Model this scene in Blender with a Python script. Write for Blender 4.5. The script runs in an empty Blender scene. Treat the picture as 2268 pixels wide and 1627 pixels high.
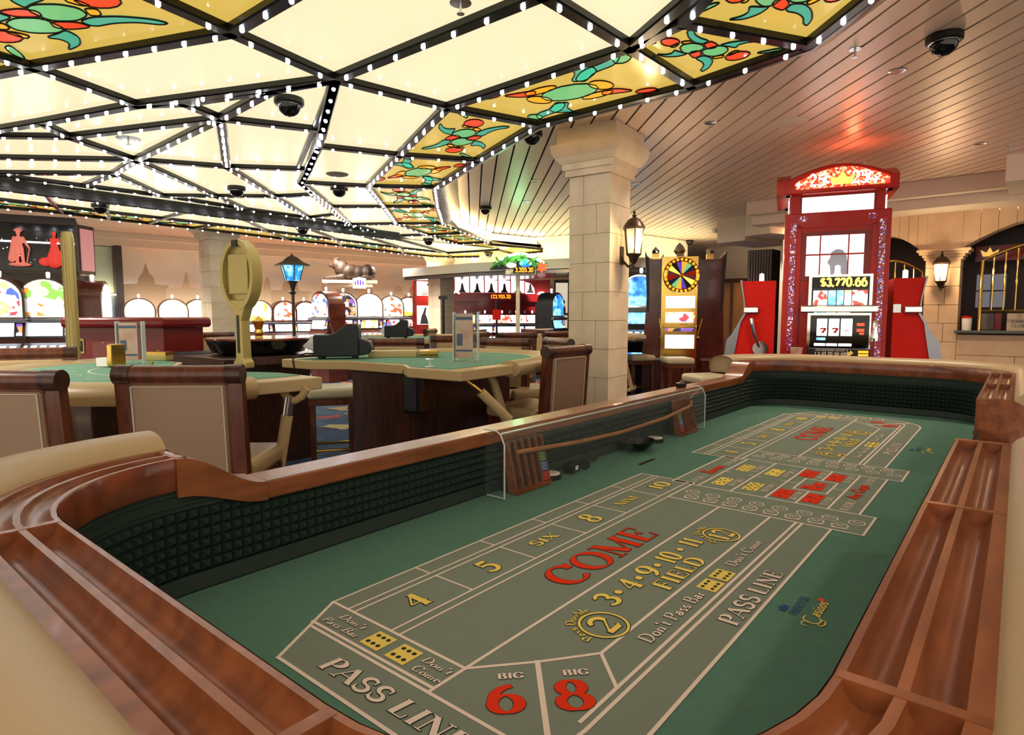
import bpy, math, random
from mathutils import Vector, Matrix
random.seed(7)
PI = math.pi
SC = bpy.context.scene
COL = SC.collection
# ------------------------------------------------------------------ camera
FPX, CX, CY, HZ, CZ = 1357.6, 1134.0, 813.5, 699.0, 1.30
PITCH = math.atan((CY - HZ) / FPX)
cam = bpy.data.cameras.new('camera'); camo = bpy.data.objects.new('camera', cam); COL.objects.link(camo)
cam.sensor_fit = 'HORIZONTAL'; cam.sensor_width = 36.0; cam.lens = 36.0 * FPX / 2268.0
cam.clip_start = 0.02; cam.clip_end = 200
camo.location = (0, 0, CZ); camo.rotation_euler = (PI / 2 - PITCH, 0, 0)
SC.camera = camo
# ------------------------------------------------------------------ world, exposure
wd = bpy.data.worlds.new('world'); SC.world = wd; wd.use_nodes = True
wd.node_tree.nodes['Background'].inputs[0].default_value = (1.0, 0.86, 0.7, 1)
wd.node_tree.nodes['Background'].inputs[1].default_value = 1.12
SC.view_settings.view_transform = 'Standard'
try: SC.view_settings.look = 'None'
except Exception: pass
SC.view_settings.exposure = 0.45; SC.view_settings.gamma = 1.0; SC.view_settings.use_curve_mapping = False
try:
    SC.cycles.max_bounces = 7; SC.cycles.diffuse_bounces = 3; SC.cycles.glossy_bounces = 3; SC.cycles.transmission_bounces = 6; SC.cycles.transparent_max_bounces = 8; SC.cycles.caustics_reflective = False; SC.cycles.caustics_refractive = False
    SC.cycles.use_denoising = True
except Exception: pass

def ray(px, py):
    x = (px - CX) / FPX; y = -(py - CY) / FPX
    c, s = math.cos(PITCH), math.sin(PITCH)
    return Vector((x, c + y * s, -s + y * c))
def W(px, py, z):            # point of that pixel's sight line at height z
    d = ray(px, py); return d * ((z - CZ) / d.z) + Vector((0, 0, CZ))
def WY(px, py, Y):           # point of that pixel's sight line at distance Y
    d = ray(px, py); return d * (Y / d.y) + Vector((0, 0, CZ))

# large lamps of the room: slat ceiling downlights (housings further down) and added fill spots without housings
def lamp_spot(loc, e, col, ang=110, blend=.6, r=.05):
    l = bpy.data.lights.new('downlight_or_fill', 'SPOT'); l.energy = e; l.color = col; l.spot_size = math.radians(ang); l.spot_blend = blend; l.shadow_soft_size = r
    o = bpy.data.objects.new('downlight_or_fill', l); COL.objects.link(o); o.location = loc; return o
def lamp_point(loc, e, col, r=.05):
    l = bpy.data.lights.new('lamp_light', 'POINT'); l.energy = e; l.color = col; l.shadow_soft_size = r
    o = bpy.data.objects.new('lamp_light', l); COL.objects.link(o); o.location = loc; return o
ZS = 2.92      # slat ceiling
DOWNL = ['recessed downlight near the large dome camera at the upper right', 'recessed downlight in the slats left of the round cream speaker', 'recessed downlight at the right edge of the slats', 'bright recessed downlight just right of the booth sign', 'bright recessed downlight farthest right above the cashier', 'recessed downlight right of the large column below its capital', 'recessed downlight between the canopy and the large column, nearest the cove', 'recessed downlight left of the large column capital', 'recessed downlight in the slats left of the booth', 'recessed downlight in the red glow above the booth', 'bright downlight behind the left edge of the booth', 'bright downlight farthest back left of the booth', 'faint downlight left of the large column shaft', 'faint downlight closest to the large column shaft', 'recessed downlight above the wheel slot machine']
DOWN = [W(1988, 156, ZS), W(1574, 271, ZS), W(2172, 317, ZS), W(1990, 444, ZS), W(2119, 424, ZS), W(1408, 407, ZS), W(1165, 446, ZS), W(1185, 400, ZS),
        W(1663, 448, ZS), W(1905, 362, ZS), W(1684, 512, ZS), W(1654, 527, ZS), W(1199, 470, ZS), W(1222, 494, ZS), W(1530, 505, ZS)]
for i, p in enumerate(DOWN):
    lamp_spot((p.x, p.y, ZS - .05), 40 if p.x < 2.5 else 70, (1.0, .80, .62), 120)
for q in [(2.6, 1.2), (4.2, 2.2), (1.0, -.6), (-.6, -.8), (5.5, 4.6), (3.2, -.2)]:
    lamp_spot((q[0], q[1], ZS - .05), 22, (1.0, .80, .62), 130)  # unseen spots added over the near room for more light, no housings
for q in [(-3.6, 2.0), (-5.5, 5.2), (-6.5, 9.0), (-2.6, 12.8), (.8, 14.5), (2.6, 10.5)]:
    lamp_spot((q[0], q[1], ZS - .26), 220, (1.0, .92, .82), 130)  # bare fill spots added under canopy and ceiling to brighten the room

for k_ in range(6):      # spots without housings, added along the mural wall to brighten it
    lamp_spot((-8.6 + 1.25 * k_ + 1.0, 10.9 + 1.14 * k_ - 1.1, ZS - .05), 190, (1.0, .94, .87), 140)
# ------------------------------------------------------------------ materials
def lin(c):
    if isinstance(c, str):
        c = c.lstrip('#'); c = tuple(int(c[i:i + 2], 16) / 255 for i in (0, 2, 4))
    return tuple((v / 12.92 if v <= .04045 else ((v + .055) / 1.055) ** 2.4) for v in c)
M = {}
def mat(name, col, rough=.5, metal=0., emit=None, es=1., spec=.5, var=0., vscale=8., col2=None, stretch=(1, 1, 1), bump=0., bscale=60., trans=0., coat=0., ior=1.45, alpha=1., sampling=None):
    m = bpy.data.materials.new(name); m.use_nodes = True; nt = m.node_tree; b = nt.nodes['Principled BSDF']
    c = lin(col); b.inputs['Base Color'].default_value = (*c, 1); b.inputs['Roughness'].default_value = rough
    b.inputs['Metallic'].default_value = metal; b.inputs['Specular IOR Level'].default_value = spec; b.inputs['IOR'].default_value = ior
    b.inputs['Transmission Weight'].default_value = trans; b.inputs['Coat Weight'].default_value = coat; b.inputs['Coat Roughness'].default_value = .08
    b.inputs['Alpha'].default_value = alpha
    if emit is not None:
        b.inputs['Emission Color'].default_value = (*lin(emit), 1); b.inputs['Emission Strength'].default_value = es
    if col2 is not None or var or bump:
        tc = nt.nodes.new('ShaderNodeTexCoord'); mp = nt.nodes.new('ShaderNodeMapping'); nt.links.new(tc.outputs['Object'], mp.inputs[0])
        mp.inputs['Scale'].default_value = stretch
    if col2 is not None or var:
        n = nt.nodes.new('ShaderNodeTexNoise'); n.inputs['Scale'].default_value = vscale; n.inputs['Detail'].default_value = 4.
        nt.links.new(mp.outputs[0], n.inputs['Vector'])
        r = nt.nodes.new('ShaderNodeValToRGB'); nt.links.new(n.outputs['Fac'], r.inputs[0])
        c2 = lin(col2) if col2 is not None else tuple(v * (1 - var) for v in c)
        r.color_ramp.elements[0].position = .35; r.color_ramp.elements[0].color = (*c2, 1)
        r.color_ramp.elements[1].position = .65; r.color_ramp.elements[1].color = (*c, 1)
        nt.links.new(r.outputs[0], b.inputs['Base Color'])
    if bump:
        n2 = nt.nodes.new('ShaderNodeTexNoise'); n2.inputs['Scale'].default_value = bscale; n2.inputs['Detail'].default_value = 3.
        nt.links.new(mp.outputs[0], n2.inputs['Vector'])
        bp = nt.nodes.new('ShaderNodeBump'); bp.inputs['Strength'].default_value = bump; bp.inputs['Distance'].default_value = .01
        nt.links.new(n2.outputs['Fac'], bp.inputs['Height']); nt.links.new(bp.outputs[0], b.inputs['Normal'])
    if sampling:
        try: m.cycles.emission_sampling = sampling
        except Exception: pass
    M[name] = m; return m
mat('pane_white', '#c8c4a8', .14, emit='#fff3c6', es=.66, spec=.35)
mat('pane_yellow', '#b99a3c', .12, emit='#dcba58', es=.66, var=.2, vscale=3)
mat('g_green', '#5fae74', .12, emit='#7cc77f', es=.62); mat('g_teal', '#3f9f83', .12, emit='#52b795', es=.58)
mat('g_red', '#d8401f', .12, emit='#ee4a26', es=.75); mat('g_orange', '#e39a20', .12, emit='#f4a81c', es=.75)
mat('lead', '#1a140c', .5)
mat('bar', '#14110e', .25, .3, spec=.6); mat('bulb', '#ffffff', .3, emit='#f4f7ff', es=42.)
mat('housing', '#6a5d4c', .5); mat('fascia', '#231a14', .25, .1)
mat('cove', '#fff2cc', .4, emit='#ffedbd', es=8.)
mat('plank', '#f2d8c0', .38, .25, var=.05, vscale=1.2); mat('ceil_dark', '#4a3a28', .7)
mat('plaster', '#e2cdb2', .7, bump=.05); mat('plaster_w', '#eadbc6', .7)
mat('stone', '#e3d2b4', .65, col2='#d5c2a2', vscale=5, bump=.06, bscale=40); mat('stone_j', '#a8977c', .8)
mat('felt', '#5b8372', .95, spec=.1, var=.08, vscale=40, bump=.1, bscale=900); mat('felt_grey', '#7f8b7d', .95, spec=.1, var=.04, vscale=40)
mat('felt_bj', '#74a08a', .95, spec=.1)
mat('print_white', '#ead9cb', .9, spec=.1); mat('print_yellow', '#f0d66c', .9, spec=.1); mat('print_red', '#e2391a', .9, spec=.1); mat('print_dark', '#2c3a30', .9, spec=.1); mat('print_blue', '#2d4d7c', .9, spec=.1); mat('print_cream', '#d8c8b0', .9, spec=.1)
mat('rubber', '#24332d', .55, spec=.35, bump=.03)
mat('wood', '#945631', .3, col2='#723f23', vscale=6, stretch=(1, 6, 6), coat=.12)
mat('wood_burl', '#8a4424', .3, col2='#5d2c17', vscale=14, coat=.4); mat('wood_dark', '#43210f', .35, col2='#2b140b', vscale=8, stretch=(5, 5, 1), coat=.2)
mat('wood_chair', '#6a361d', .3, col2='#4a2413', vscale=9, stretch=(4, 4, 1), coat=.2)
mat('leather', '#b39b70', .42, bump=.04, bscale=120); mat('leather_brown', '#957a62', .36, bump=.05, bscale=120); mat('vinyl', '#bfa878', .45, bump=.03, bscale=150); mat('leather_pale', '#c2bb9c', .4)
mat('black', '#0c0c0d', .35); mat('blackgloss', '#060607', .06, spec=.6); mat('darkgrey', '#2d3035', .4); mat('steel', '#c8cacd', .22, .95); mat('chrome', '#e6e8ea', .07, 1.); mat('brass', '#d9b45e', .16, 1.); mat('gold_paint', '#b9a868', .35, .35)
mat('acrylic', '#aab8b2', .03, alpha=.04, spec=.9); mat('acrylic_edge', '#d9e4df', .1, alpha=.8)
mat('red_paint', '#b01a10', .3, coat=.15, spec=.3); mat('red_deep', '#7a1410', .25, coat=.25, spec=.3); mat('red_bright', '#cf1a0c', .5, spec=.2)  # the last red is only a brighter plain paint
mat('white_lit', '#ffffff', .4, emit='#ffffff', es=1.6); mat('white', '#eeeae2', .5)
mat('shuffler', '#131e24', .45); mat('bronze', '#5a4430', .35, .5)
def text_free(): pass

# ------------------------------------------------------------------ mesh helper
class MB:
    def __init__(s): s.v = []; s.f = []; s.mi = []; s.cur = 0
    def add(s, vs, fs):
        o = len(s.v); s.v += [tuple(p) for p in vs]; s.f += [tuple(i + o for i in f) for f in fs]; s.mi += [s.cur] * len(fs); return s
    def box(s, c, d, rz=0, rx=0, ry=0):
        hx, hy, hz = d[0] / 2, d[1] / 2, d[2] / 2
        vs = [Vector((x, y, z)) for x in (-hx, hx) for y in (-hy, hy) for z in (-hz, hz)]
        if rz or rx or ry:
            m = Matrix.Rotation(rz, 3, 'Z') @ Matrix.Rotation(ry, 3, 'Y') @ Matrix.Rotation(rx, 3, 'X'); vs = [m @ v for v in vs]
        c = Vector(c); return s.add([v + c for v in vs], [(0, 1, 3, 2), (4, 6, 7, 5), (0, 4, 5, 1), (2, 3, 7, 6), (0, 2, 6, 4), (1, 5, 7, 3)])
    def bx(s, x0, x1, y0, y1, z0, z1): return s.box(((x0 + x1) / 2, (y0 + y1) / 2, (z0 + z1) / 2), (abs(x1 - x0), abs(y1 - y0), abs(z1 - z0)))
    def prism(s, poly, z0, z1, ax='z'):
        def P(a, b, c): return (a, b, c) if ax == 'z' else ((a, c, b) if ax == 'y' else (c, a, b))
        ar = sum(poly[i][0] * poly[(i + 1) % len(poly)][1] - poly[(i + 1) % len(poly)][0] * poly[i][1] for i in range(len(poly)))
        if ar < 0: poly = poly[::-1]
        n = len(poly); vs = [P(p[0], p[1], z0) for p in poly] + [P(p[0], p[1], z1) for p in poly]
        fs = [tuple(range(n))[::-1], tuple(range(n, 2 * n))] + [(i, (i + 1) % n, n + (i + 1) % n, n + i) for i in range(n)]
        return s.add(vs, fs)
    def tube(s, pts, r, n=8, cap=True):
        pts = [Vector(p) for p in pts]; rs = r if isinstance(r, (list, tuple)) else [r] * len(pts); vs = []; fs = []; prev = None
        for i, p in enumerate(pts):
            d = (pts[min(i + 1, len(pts) - 1)] - pts[max(i - 1, 0)]).normalized()
            if prev is None: a = d.cross(Vector((0, 0, 1))); a = a if a.length > .01 else d.cross(Vector((1, 0, 0)))
            else: a = prev - d * prev.dot(d)
            a.normalize(); prev = a; b = d.cross(a)
            vs += [p + (a * math.cos(2 * PI * k / n) + b * math.sin(2 * PI * k / n)) * rs[i] for k in range(n)]
        for i in range(len(pts) - 1):
            for k in range(n): fs.append((i * n + k, i * n + (k + 1) % n, (i + 1) * n + (k + 1) % n, (i + 1) * n + k))
        if cap: fs.append(tuple(range(n))[::-1]); fs.append(tuple(range((len(pts) - 1) * n, len(pts) * n)))
        return s.add(vs, fs)
    def lathe(s, prof, n=20, c=(0, 0, 0), sx=1, sy=1):
        vs = []; fs = []
        for r, z in prof: vs += [(c[0] + r * sx * math.cos(2 * PI * k / n), c[1] + r * sy * math.sin(2 * PI * k / n), c[2] + z) for k in range(n)]
        for i in range(len(prof) - 1):
            for k in range(n): fs.append((i * n + k, i * n + (k + 1) % n, (i + 1) * n + (k + 1) % n, (i + 1) * n + k))
        if prof[0][0] > 1e-6: fs.append(tuple(range(n))[::-1])
        if prof[-1][0] > 1e-6: fs.append(tuple(range((len(prof) - 1) * n, len(prof) * n)))
        return s.add(vs, fs)
    def ball(s, c, r, n=12, m=8, sc=(1, 1, 1)):
        vs = []; fs = []
        for i in range(m + 1):
            t = PI * i / m
            vs += [(c[0] + r * sc[0] * math.sin(t) * math.cos(2 * PI * k / n), c[1] + r * sc[1] * math.sin(t) * math.sin(2 * PI * k / n), c[2] + r * sc[2] * math.cos(t)) for k in range(n)]
        for i in range(m):
            for k in range(n): fs.append((i * n + k, (i + 1) * n + k, (i + 1) * n + (k + 1) % n, i * n + (k + 1) % n))
        return s.add(vs, fs)
    def sweep(s, path, prof, closed=False, cap=True):     # path: (x, y, nx, ny[, dz]); prof: (offset along normal, z)
        n = len(prof); vs = []; fs = []
        for p in path:
            dz = p[4] if len(p) > 4 else 0
            vs += [(p[0] + p[2] * t, p[1] + p[3] * t, z + dz) for t, z in prof]
        m = len(path)
        for i in range(m if closed else m - 1):
            j = (i + 1) % m
            for k in range(n - 1): fs.append((i * n + k, j * n + k, j * n + k + 1, i * n + k + 1))
        if cap and not closed: fs.append(tuple(range(n))); fs.append(tuple(range((m - 1) * n, m * n))[::-1])
        return s.add(vs, fs)
    def build(s, name, mats, parent=None, smooth=False, off=(0, 0, 0), ang=40):
        me = bpy.data.meshes.new(name); me.from_pydata([(a + off[0], b + off[1], c + off[2]) for a, b, c in s.v], [], s.f)
        for m in (mats if isinstance(mats, (list, tuple)) else [mats]): me.materials.append(M[m])
        if s.cur or any(s.mi): me.polygons.foreach_set('material_index', s.mi)
        if smooth:
            me.polygons.foreach_set('use_smooth', [True] * len(me.polygons))
            try: me.set_sharp_from_angle(angle=math.radians(ang))
            except Exception: pass
        me.update(); o = bpy.data.objects.new(name, me); COL.objects.link(o)
        if parent is not None: o.parent = parent
        return o
def bevel(o, w=.006, seg=2):
    m = o.modifiers.new('bevel', 'BEVEL'); m.width = w; m.segments = seg; m.limit_method = 'ANGLE'; m.angle_limit = math.radians(40); return o
def tag(o, label=None, cat=None, group=None, kind=None):
    if label: o['label'] = label
    if cat: o['category'] = cat
    if group: o['group'] = group
    if kind: o['kind'] = kind
    return o
def thing(name, label, cat, loc=(0, 0, 0), rz=0, group=None):
    o = bpy.data.objects.new(name, None); COL.objects.link(o); o.location = loc; o.rotation_euler = (0, 0, rz); o.empty_display_size = .1
    return tag(o, label, cat, group)
def dup(o, parent=None):
    c = o.copy(); COL.objects.link(c)
    if parent is not None: c.parent = parent
    for ch in list(o.children): dup(ch, c)
    return c
def box(name, m, c, d, parent=None, rz=0, bev=0, rx=0, ry=0):
    o = MB().box(c, d, rz, rx, ry).build(name, m, parent)
    if bev: bevel(o, bev)
    return o
def structure(o): o['kind'] = 'structure'; return o
# ------------------------------------------------------------------ lettering: pen strokes with thick stems and thin hairlines
G = {
'A': (.8, 't .04 0 .38 1;k .38 1 .74 0;t .15 .33 .6 .33;s .04 0;s .74 0'), 'B': (.72, 'k .16 0 .16 1;a .36 .76 .2 .24 90 -90;a .38 .26 .24 .26 90 -90;t .06 1 .36 1;t .16 .52 .38 .52;t .06 0 .38 0'),
'C': (.78, 'a .42 .5 .34 .5 45 315;k .68 .68 .7 .95'), 'D': (.8, 'k .16 0 .16 1;a .3 .5 .42 .5 90 -90;t .06 1 .3 1;t .06 0 .3 0'),
'E': (.68, 'k .16 0 .16 1;t .06 1 .58 1;t .06 0 .6 0;t .16 .52 .44 .52;t .58 1 .58 .76;t .6 0 .62 .26;t .44 .4 .44 .64'), 'F': (.64, 'k .16 0 .16 1;t .06 1 .58 1;t .16 .52 .44 .52;t .58 1 .58 .76;t .44 .4 .44 .64;s .16 0'),
'G': (.82, 'a .42 .5 .34 .5 45 300;k .66 .05 .66 .42;s .66 .42;k .68 .72 .69 .95'), 'I': (.36, 'k .18 0 .18 1;s .18 0;s .18 1'), 'L': (.64, 'k .16 0 .16 1;s .16 1;t .06 0 .58 0;t .58 0 .6 .28'),
'M': (1.0, 't .14 0 .14 1;k .14 1 .48 .04;t .48 .04 .84 1;k .84 0 .84 1;s .14 0;s .84 0;s .1 1;s .88 1'), 'N': (.84, 't .14 0 .14 1;k .14 1 .7 0;t .7 0 .7 1;s .14 0;s .1 1;s .7 1'),
'O': (.84, 'a .42 .5 .35 .5 0 360'), 'P': (.68, 'k .16 0 .16 1;a .34 .74 .25 .26 90 -90;t .06 1 .34 1;t .16 .48 .34 .48;s .16 0'), 'R': (.76, 'k .16 0 .16 1;a .34 .75 .24 .25 90 -90;t .06 1 .34 1;t .16 .5 .34 .5;k .36 .5 .66 0;s .16 0;s .68 0'),
'S': (.62, 'b .32 .75 .22 .25 40 270;b .32 .25 .24 .25 90 -150;t .5 .7 .52 .98;t .1 .3 .1 .02'), 'H': (.8, 'k .16 0 .16 1;k .64 0 .64 1;t .16 .5 .64 .5;s .16 0;s .16 1;s .64 0;s .64 1'), 'X': (.78, 'k .1 1 .66 0;t .08 0 .68 1;s .1 1;s .68 1;s .08 0;s .68 0'), 'Y': (.76, 'k .08 1 .38 .46;t .38 .46 .68 1;k .38 0 .38 .46;s .08 1;s .68 1;s .38 0'),
'0': (.62, 'a .31 .5 .24 .5 0 360'), '1': (.4, 'k .2 0 .2 1;t .2 1 .06 .82;s .2 0'), '2': (.6, 'b .3 .73 .21 .27 170 -20;t .5 .66 .1 .08;k .08 .06 .52 .06;t .52 .06 .56 .2'), '3': (.58, 'b .27 .75 .2 .25 160 -80;b .28 .27 .23 .27 80 -150'),
'4': (.66, 'k .44 0 .44 1;t .44 1 .06 .3;t .06 .3 .6 .3;s .44 0'), '5': (.58, 't .14 1 .14 .54;k .14 .94 .5 .94;b .26 .31 .25 .31 120 -150'), '6': (.62, 'a .32 .31 .24 .31 0 360;b .5 .38 .42 .62 95 185'), '7': (.58, 'k .06 .94 .54 .94;k .54 .94 .22 0;t .06 .94 .06 .74'), '8': (.62, 'a .31 .26 .25 .26 0 360;a .31 .76 .2 .24 0 360'), '9': (.62, 'a .3 .69 .24 .31 0 360;b .12 .62 .42 .62 -85 5'),
'a': (.52, 'b .21 .13 .15 .13 0 360;k .39 0 .39 .34;b .25 .33 .14 .15 165 0;t .39 .03 .48 .03'), 'b': (.54, 'k .1 0 .1 1;a .3 .24 .18 .24 0 360'), 'c': (.46, 'a .25 .24 .18 .24 40 320'), 'e': (.5, 'a .25 .24 .18 .24 0 310;t .08 .26 .43 .26'), 'g': (.52, 'a .22 .26 .17 .22 0 360;k .4 -.2 .4 .48;t .4 -.2 .1 -.28'), 'i': (.28, 'k .14 0 .14 .48;d .14 .72 .08;s .14 0'), 'l': (.28, 'k .14 0 .14 1;s .14 0'),
'm': (.8, 'k .1 0 .1 .48;k .38 0 .38 .4;k .66 0 .66 .4;t .1 .38 .24 .48;t .24 .48 .38 .4;t .38 .38 .52 .48;t .52 .48 .66 .4;s .1 0;s .38 0;s .66 0'), 'n': (.54, 'k .1 0 .1 .48;k .4 0 .4 .38;t .1 .38 .26 .48;t .26 .48 .4 .38;s .1 0;s .4 0'), 'o': (.52, 'a .26 .24 .19 .24 0 360'), 'p': (.54, 'k .1 -.3 .1 .48;a .3 .24 .18 .24 0 360;s .1 -.3'), 'r': (.4, 'k .1 0 .1 .48;t .1 .36 .32 .48;s .1 0'), 's': (.4, 'b .2 .36 .13 .12 30 270;b .2 .12 .14 .12 90 -150'), 't': (.34, 'k .16 0 .16 .68;t .02 .48 .32 .48;t .16 0 .3 .04'), 'u': (.54, 'k .12 .08 .12 .48;k .42 0 .42 .48;t .12 .08 .28 0;t .28 0 .42 .1'), 'v': (.5, 'k .06 .48 .24 0;t .24 0 .44 .48'), 'y': (.5, 'k .06 .48 .26 0;t .44 .48 .14 -.28'), 'd': (.54, 'k .42 0 .42 1;a .22 .24 .18 .24 0 360'),
"'": (.2, 'k .1 1 .08 .76'), '.': (.24, 'd .12 .08 .09'), ',': (.24, 'k .14 .1 .08 -.14'), '*': (.5, 'd .25 .5 .13'), '$': (.62, 'b .32 .72 .22 .22 40 270;b .32 .28 .24 .22 90 -150;t .32 -.1 .32 1.1'), '-': (.4, 't .06 .5 .34 .5'), ' ': (.3, '')}
G['c|'] = (.5, 'a .25 .4 .18 .24 40 320;t .25 .05 .25 .75')
def strokes(ch):
    w, d = G.get(ch, G['-']); out = []
    for cmd in d.split(';'):
        if not cmd: continue
        p = cmd.split(); k = p[0]; a = [float(x) for x in p[1:]]
        if k in 'kt': out.append((k, [(a[i], a[i + 1]) for i in range(0, len(a), 2)]))
        elif k in 'ab':
            n = max(6, int(abs(a[5] - a[4]) / 18)); out.append((k, [(a[0] + a[2] * math.cos(math.radians(a[4] + (a[5] - a[4]) * i / n)), a[1] + a[3] * math.sin(math.radians(a[4] + (a[5] - a[4]) * i / n))) for i in range(n + 1)]))
        elif k == 's': out.append(('t', [(a[0] - .13, a[1]), (a[0] + .13, a[1])]))
        elif k == 'd': out.append(('d', [(a[0], a[1]), (a[2], 0)]))
    return w, out
def text_width(s, gap=.06): return sum(strokes(c)[0] + gap for c in s) - gap
def text(mb, s, o, dx, dy, h, z, width=None, thick=.15, thin=.05, grow=0., xs=1., gap=.06, nz=None, slant=0., fn=None):
    """strokes of s from point o (2D), reading along dx, rising along dy, cap height h; fn maps (x, y) in text metres to 3D"""
    tw = text_width(s, gap); xs = (width / (tw * h)) if width else xs; x = 0.
    zi = [0]
    ymap = lambda y: thin / 2 + y * (1 - thin)
    def P(px, py):
        qx = (px + slant * py) * h * xs; qy = py * h
        if fn: return fn(qx, qy)
        return (o[0] + dx[0] * qx + dy[0] * qy, o[1] + dx[1] * qx + dy[1] * qy, z + zi[0] * 2.5e-6)
    for ch in s:
        w, st = strokes(ch)
        for k, pts in st:
            zi[0] = (zi[0] + 1) % 60
            if k == 'd':
                r = pts[1][0] + grow; c = pts[0]
                mb.add([P(x + c[0] + r / xs * math.cos(PI * i / 5) * min(1, xs), ymap(c[1]) + r * math.sin(PI * i / 5)) for i in range(10)], [tuple(range(10))]); continue
            L = []; R = []
            for i, (a, b) in enumerate(pts):
                p0 = pts[max(i - 1, 0)]; p1 = pts[min(i + 1, len(pts) - 1)]
                if k in 'ab' and len(pts) > 2 and abs(pts[0][0] - pts[-1][0]) < 1e-4 and abs(pts[0][1] - pts[-1][1]) < 1e-4: p0 = pts[(i - 1) % (len(pts) - 1)]; p1 = pts[(i + 1) % (len(pts) - 1)] if i < len(pts) - 1 else pts[1]
                ddx, ddy = p1[0] - p0[0], p1[1] - p0[1]; l = math.hypot(ddx, ddy) or 1; ddx /= l; ddy /= l
                wd_ = thick if k == 'k' else thin if k == 't' else (thin + (thick * 1.05 - thin) * abs(ddy)) if k == 'a' else thin * 1.3 + (thick - thin) * .75 * (.35 + .65 * math.sin(PI * i / (len(pts) - 1)))
                hw = wd_ / 2 + grow; ex = 0
                if grow and i == 0: ex = -grow
                if grow and i == len(pts) - 1: ex = grow
                yy = ymap(b)
                if k == 'a' : # keep round strokes inside the cap height
                    yy = b
                cx_, cy_ = x + a + ddx * ex, yy + ddy * ex
                L.append(P(cx_ - ddy * hw, cy_ + ddx * hw)); R.append(P(cx_ + ddy * hw, cy_ - ddx * hw))
            n = len(L); mb.add(L + R, [(i, i + 1, n + i + 1, n + i) for i in range(n - 1)])
        x += w + gap
    return x * h * xs
def flip(mb):      # all print faces up
    f2 = []
    for f in mb.f:
        a, b, c = (Vector(mb.v[i]) for i in f[:3]); f2.append(f if (b - a).cross(c - a).z >= 0 else f[::-1])
    mb.f = f2; return mb
LC = [0]
def ln(mb, p, q, w, z):
    LC[0] += 1; z += (LC[0] % 150) * 1.5e-6
    d = Vector((q[0] - p[0], q[1] - p[1])); d.normalize(); n = Vector((-d.y, d.x)) * w / 2; e = d * w / 2
    mb.add([(p[0] - e.x + n.x, p[1] - e.y + n.y, z), (p[0] - e.x - n.x, p[1] - e.y - n.y, z), (q[0] + e.x - n.x, q[1] + e.y - n.y, z), (q[0] + e.x + n.x, q[1] + e.y + n.y, z)], [(0, 1, 2, 3)])
def ring(mb, c, rx, ry, w, z, n=28, a0=0, a1=360):
    k = n + 1; vs = []
    for i in range(k):
        t = math.radians(a0 + (a1 - a0) * i / n); vs += [(c[0] + (rx - w / 2) * math.cos(t), c[1] + (ry - w / 2) * math.sin(t), z), (c[0] + (rx + w / 2) * math.cos(t), c[1] + (ry + w / 2) * math.sin(t), z)]
    mb.add(vs, [(2 * i, 2 * i + 1, 2 * i + 3, 2 * i + 2) for i in range(n)])

# ------------------------------------------------------------------ room shell
SLY = math.radians(-3.63)      # slats run almost along the view
sd = Vector((math.sin(SLY), math.cos(SLY))); sn = Vector((sd.y, -sd.x))
ceil = structure(MB().bx(-13, 10, -.8, 21, ZS + .035, ZS + .06).build('ceiling', 'ceil_dark')); ceil['label'] = 'beige metal slat ceiling with dark grooves'
pl = MB(); pl.prism([(-.066, ZS), (.066, ZS), (.066, ZS + .012), (.058, ZS + .034), (-.058, ZS + .034), (-.066, ZS + .012)], -9.8, 11, 'y')
plm = None
for i in range(-82, 72):
    if plm is None: o = pl.build('plank', 'plank', ceil); plm = o.data
    else: o = bpy.data.objects.new('plank', plm); COL.objects.link(o); o.parent = ceil
    c = sn * (i * .15 + .03); o.location = (c.x + sd.x * 9, c.y + sd.y * 9, 0); o.rotation_euler = (0, 0, -SLY)
# carpet
fm = bpy.data.materials.new('carpet'); fm.use_nodes = True; nt = fm.node_tree; b = nt.nodes['Principled BSDF']; b.inputs['Roughness'].default_value = .95
tc = nt.nodes.new('ShaderNodeTexCoord'); vo = nt.nodes.new('ShaderNodeTexVoronoi'); vo.inputs['Scale'].default_value = 5.; nz_ = nt.nodes.new('ShaderNodeTexNoise'); nz_.inputs['Scale'].default_value = 4.
mx = nt.nodes.new('ShaderNodeMixRGB'); mx.inputs[0].default_value = .25; nt.links.new(tc.outputs['Object'], mx.inputs[1]); nt.links.new(tc.outputs['Object'], nz_.inputs['Vector']); nt.links.new(nz_.outputs['Color'], mx.inputs[2]); nt.links.new(mx.outputs[0], vo.inputs['Vector'])
rp = nt.nodes.new('ShaderNodeValToRGB'); sp = nt.nodes.new('ShaderNodeSeparateColor'); nt.links.new(vo.outputs['Color'], sp.inputs[0]); nt.links.new(sp.outputs[0], rp.inputs[0]); rp.color_ramp.interpolation = 'CONSTANT'
els = [(0, '#1d3a5a'), (.42, '#244a68'), (.6, '#172e4a'), (.74, '#8f7a4e'), (.8, '#8c3626'), (.87, '#a89872'), (.93, '#224e6e')]
for i, (p, c) in enumerate(els):
    e = rp.color_ramp.elements[i] if i < 2 else rp.color_ramp.elements.new(p); e.position = p; e.color = (*lin(c), 1)
nt.links.new(rp.outputs[0], b.inputs['Base Color']); M['carpet'] = fm
structure(MB().bx(-13, 10, -1.2, 21, -.05, 0).build('floor', 'carpet'))['label'] = 'blue patterned carpet floor'
def wallseg(name, p, q, z0, z1, m, th=.1):
    p = Vector(p[:2]); q = Vector(q[:2]); d = q - p; L = d.length
    o = MB().bx(0, L, 0, th, z0, z1).build(name, m); o.location = (p.x, p.y, 0); o.rotation_euler = (0, 0, math.atan2(d.y, d.x)); return structure(o)
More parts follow.
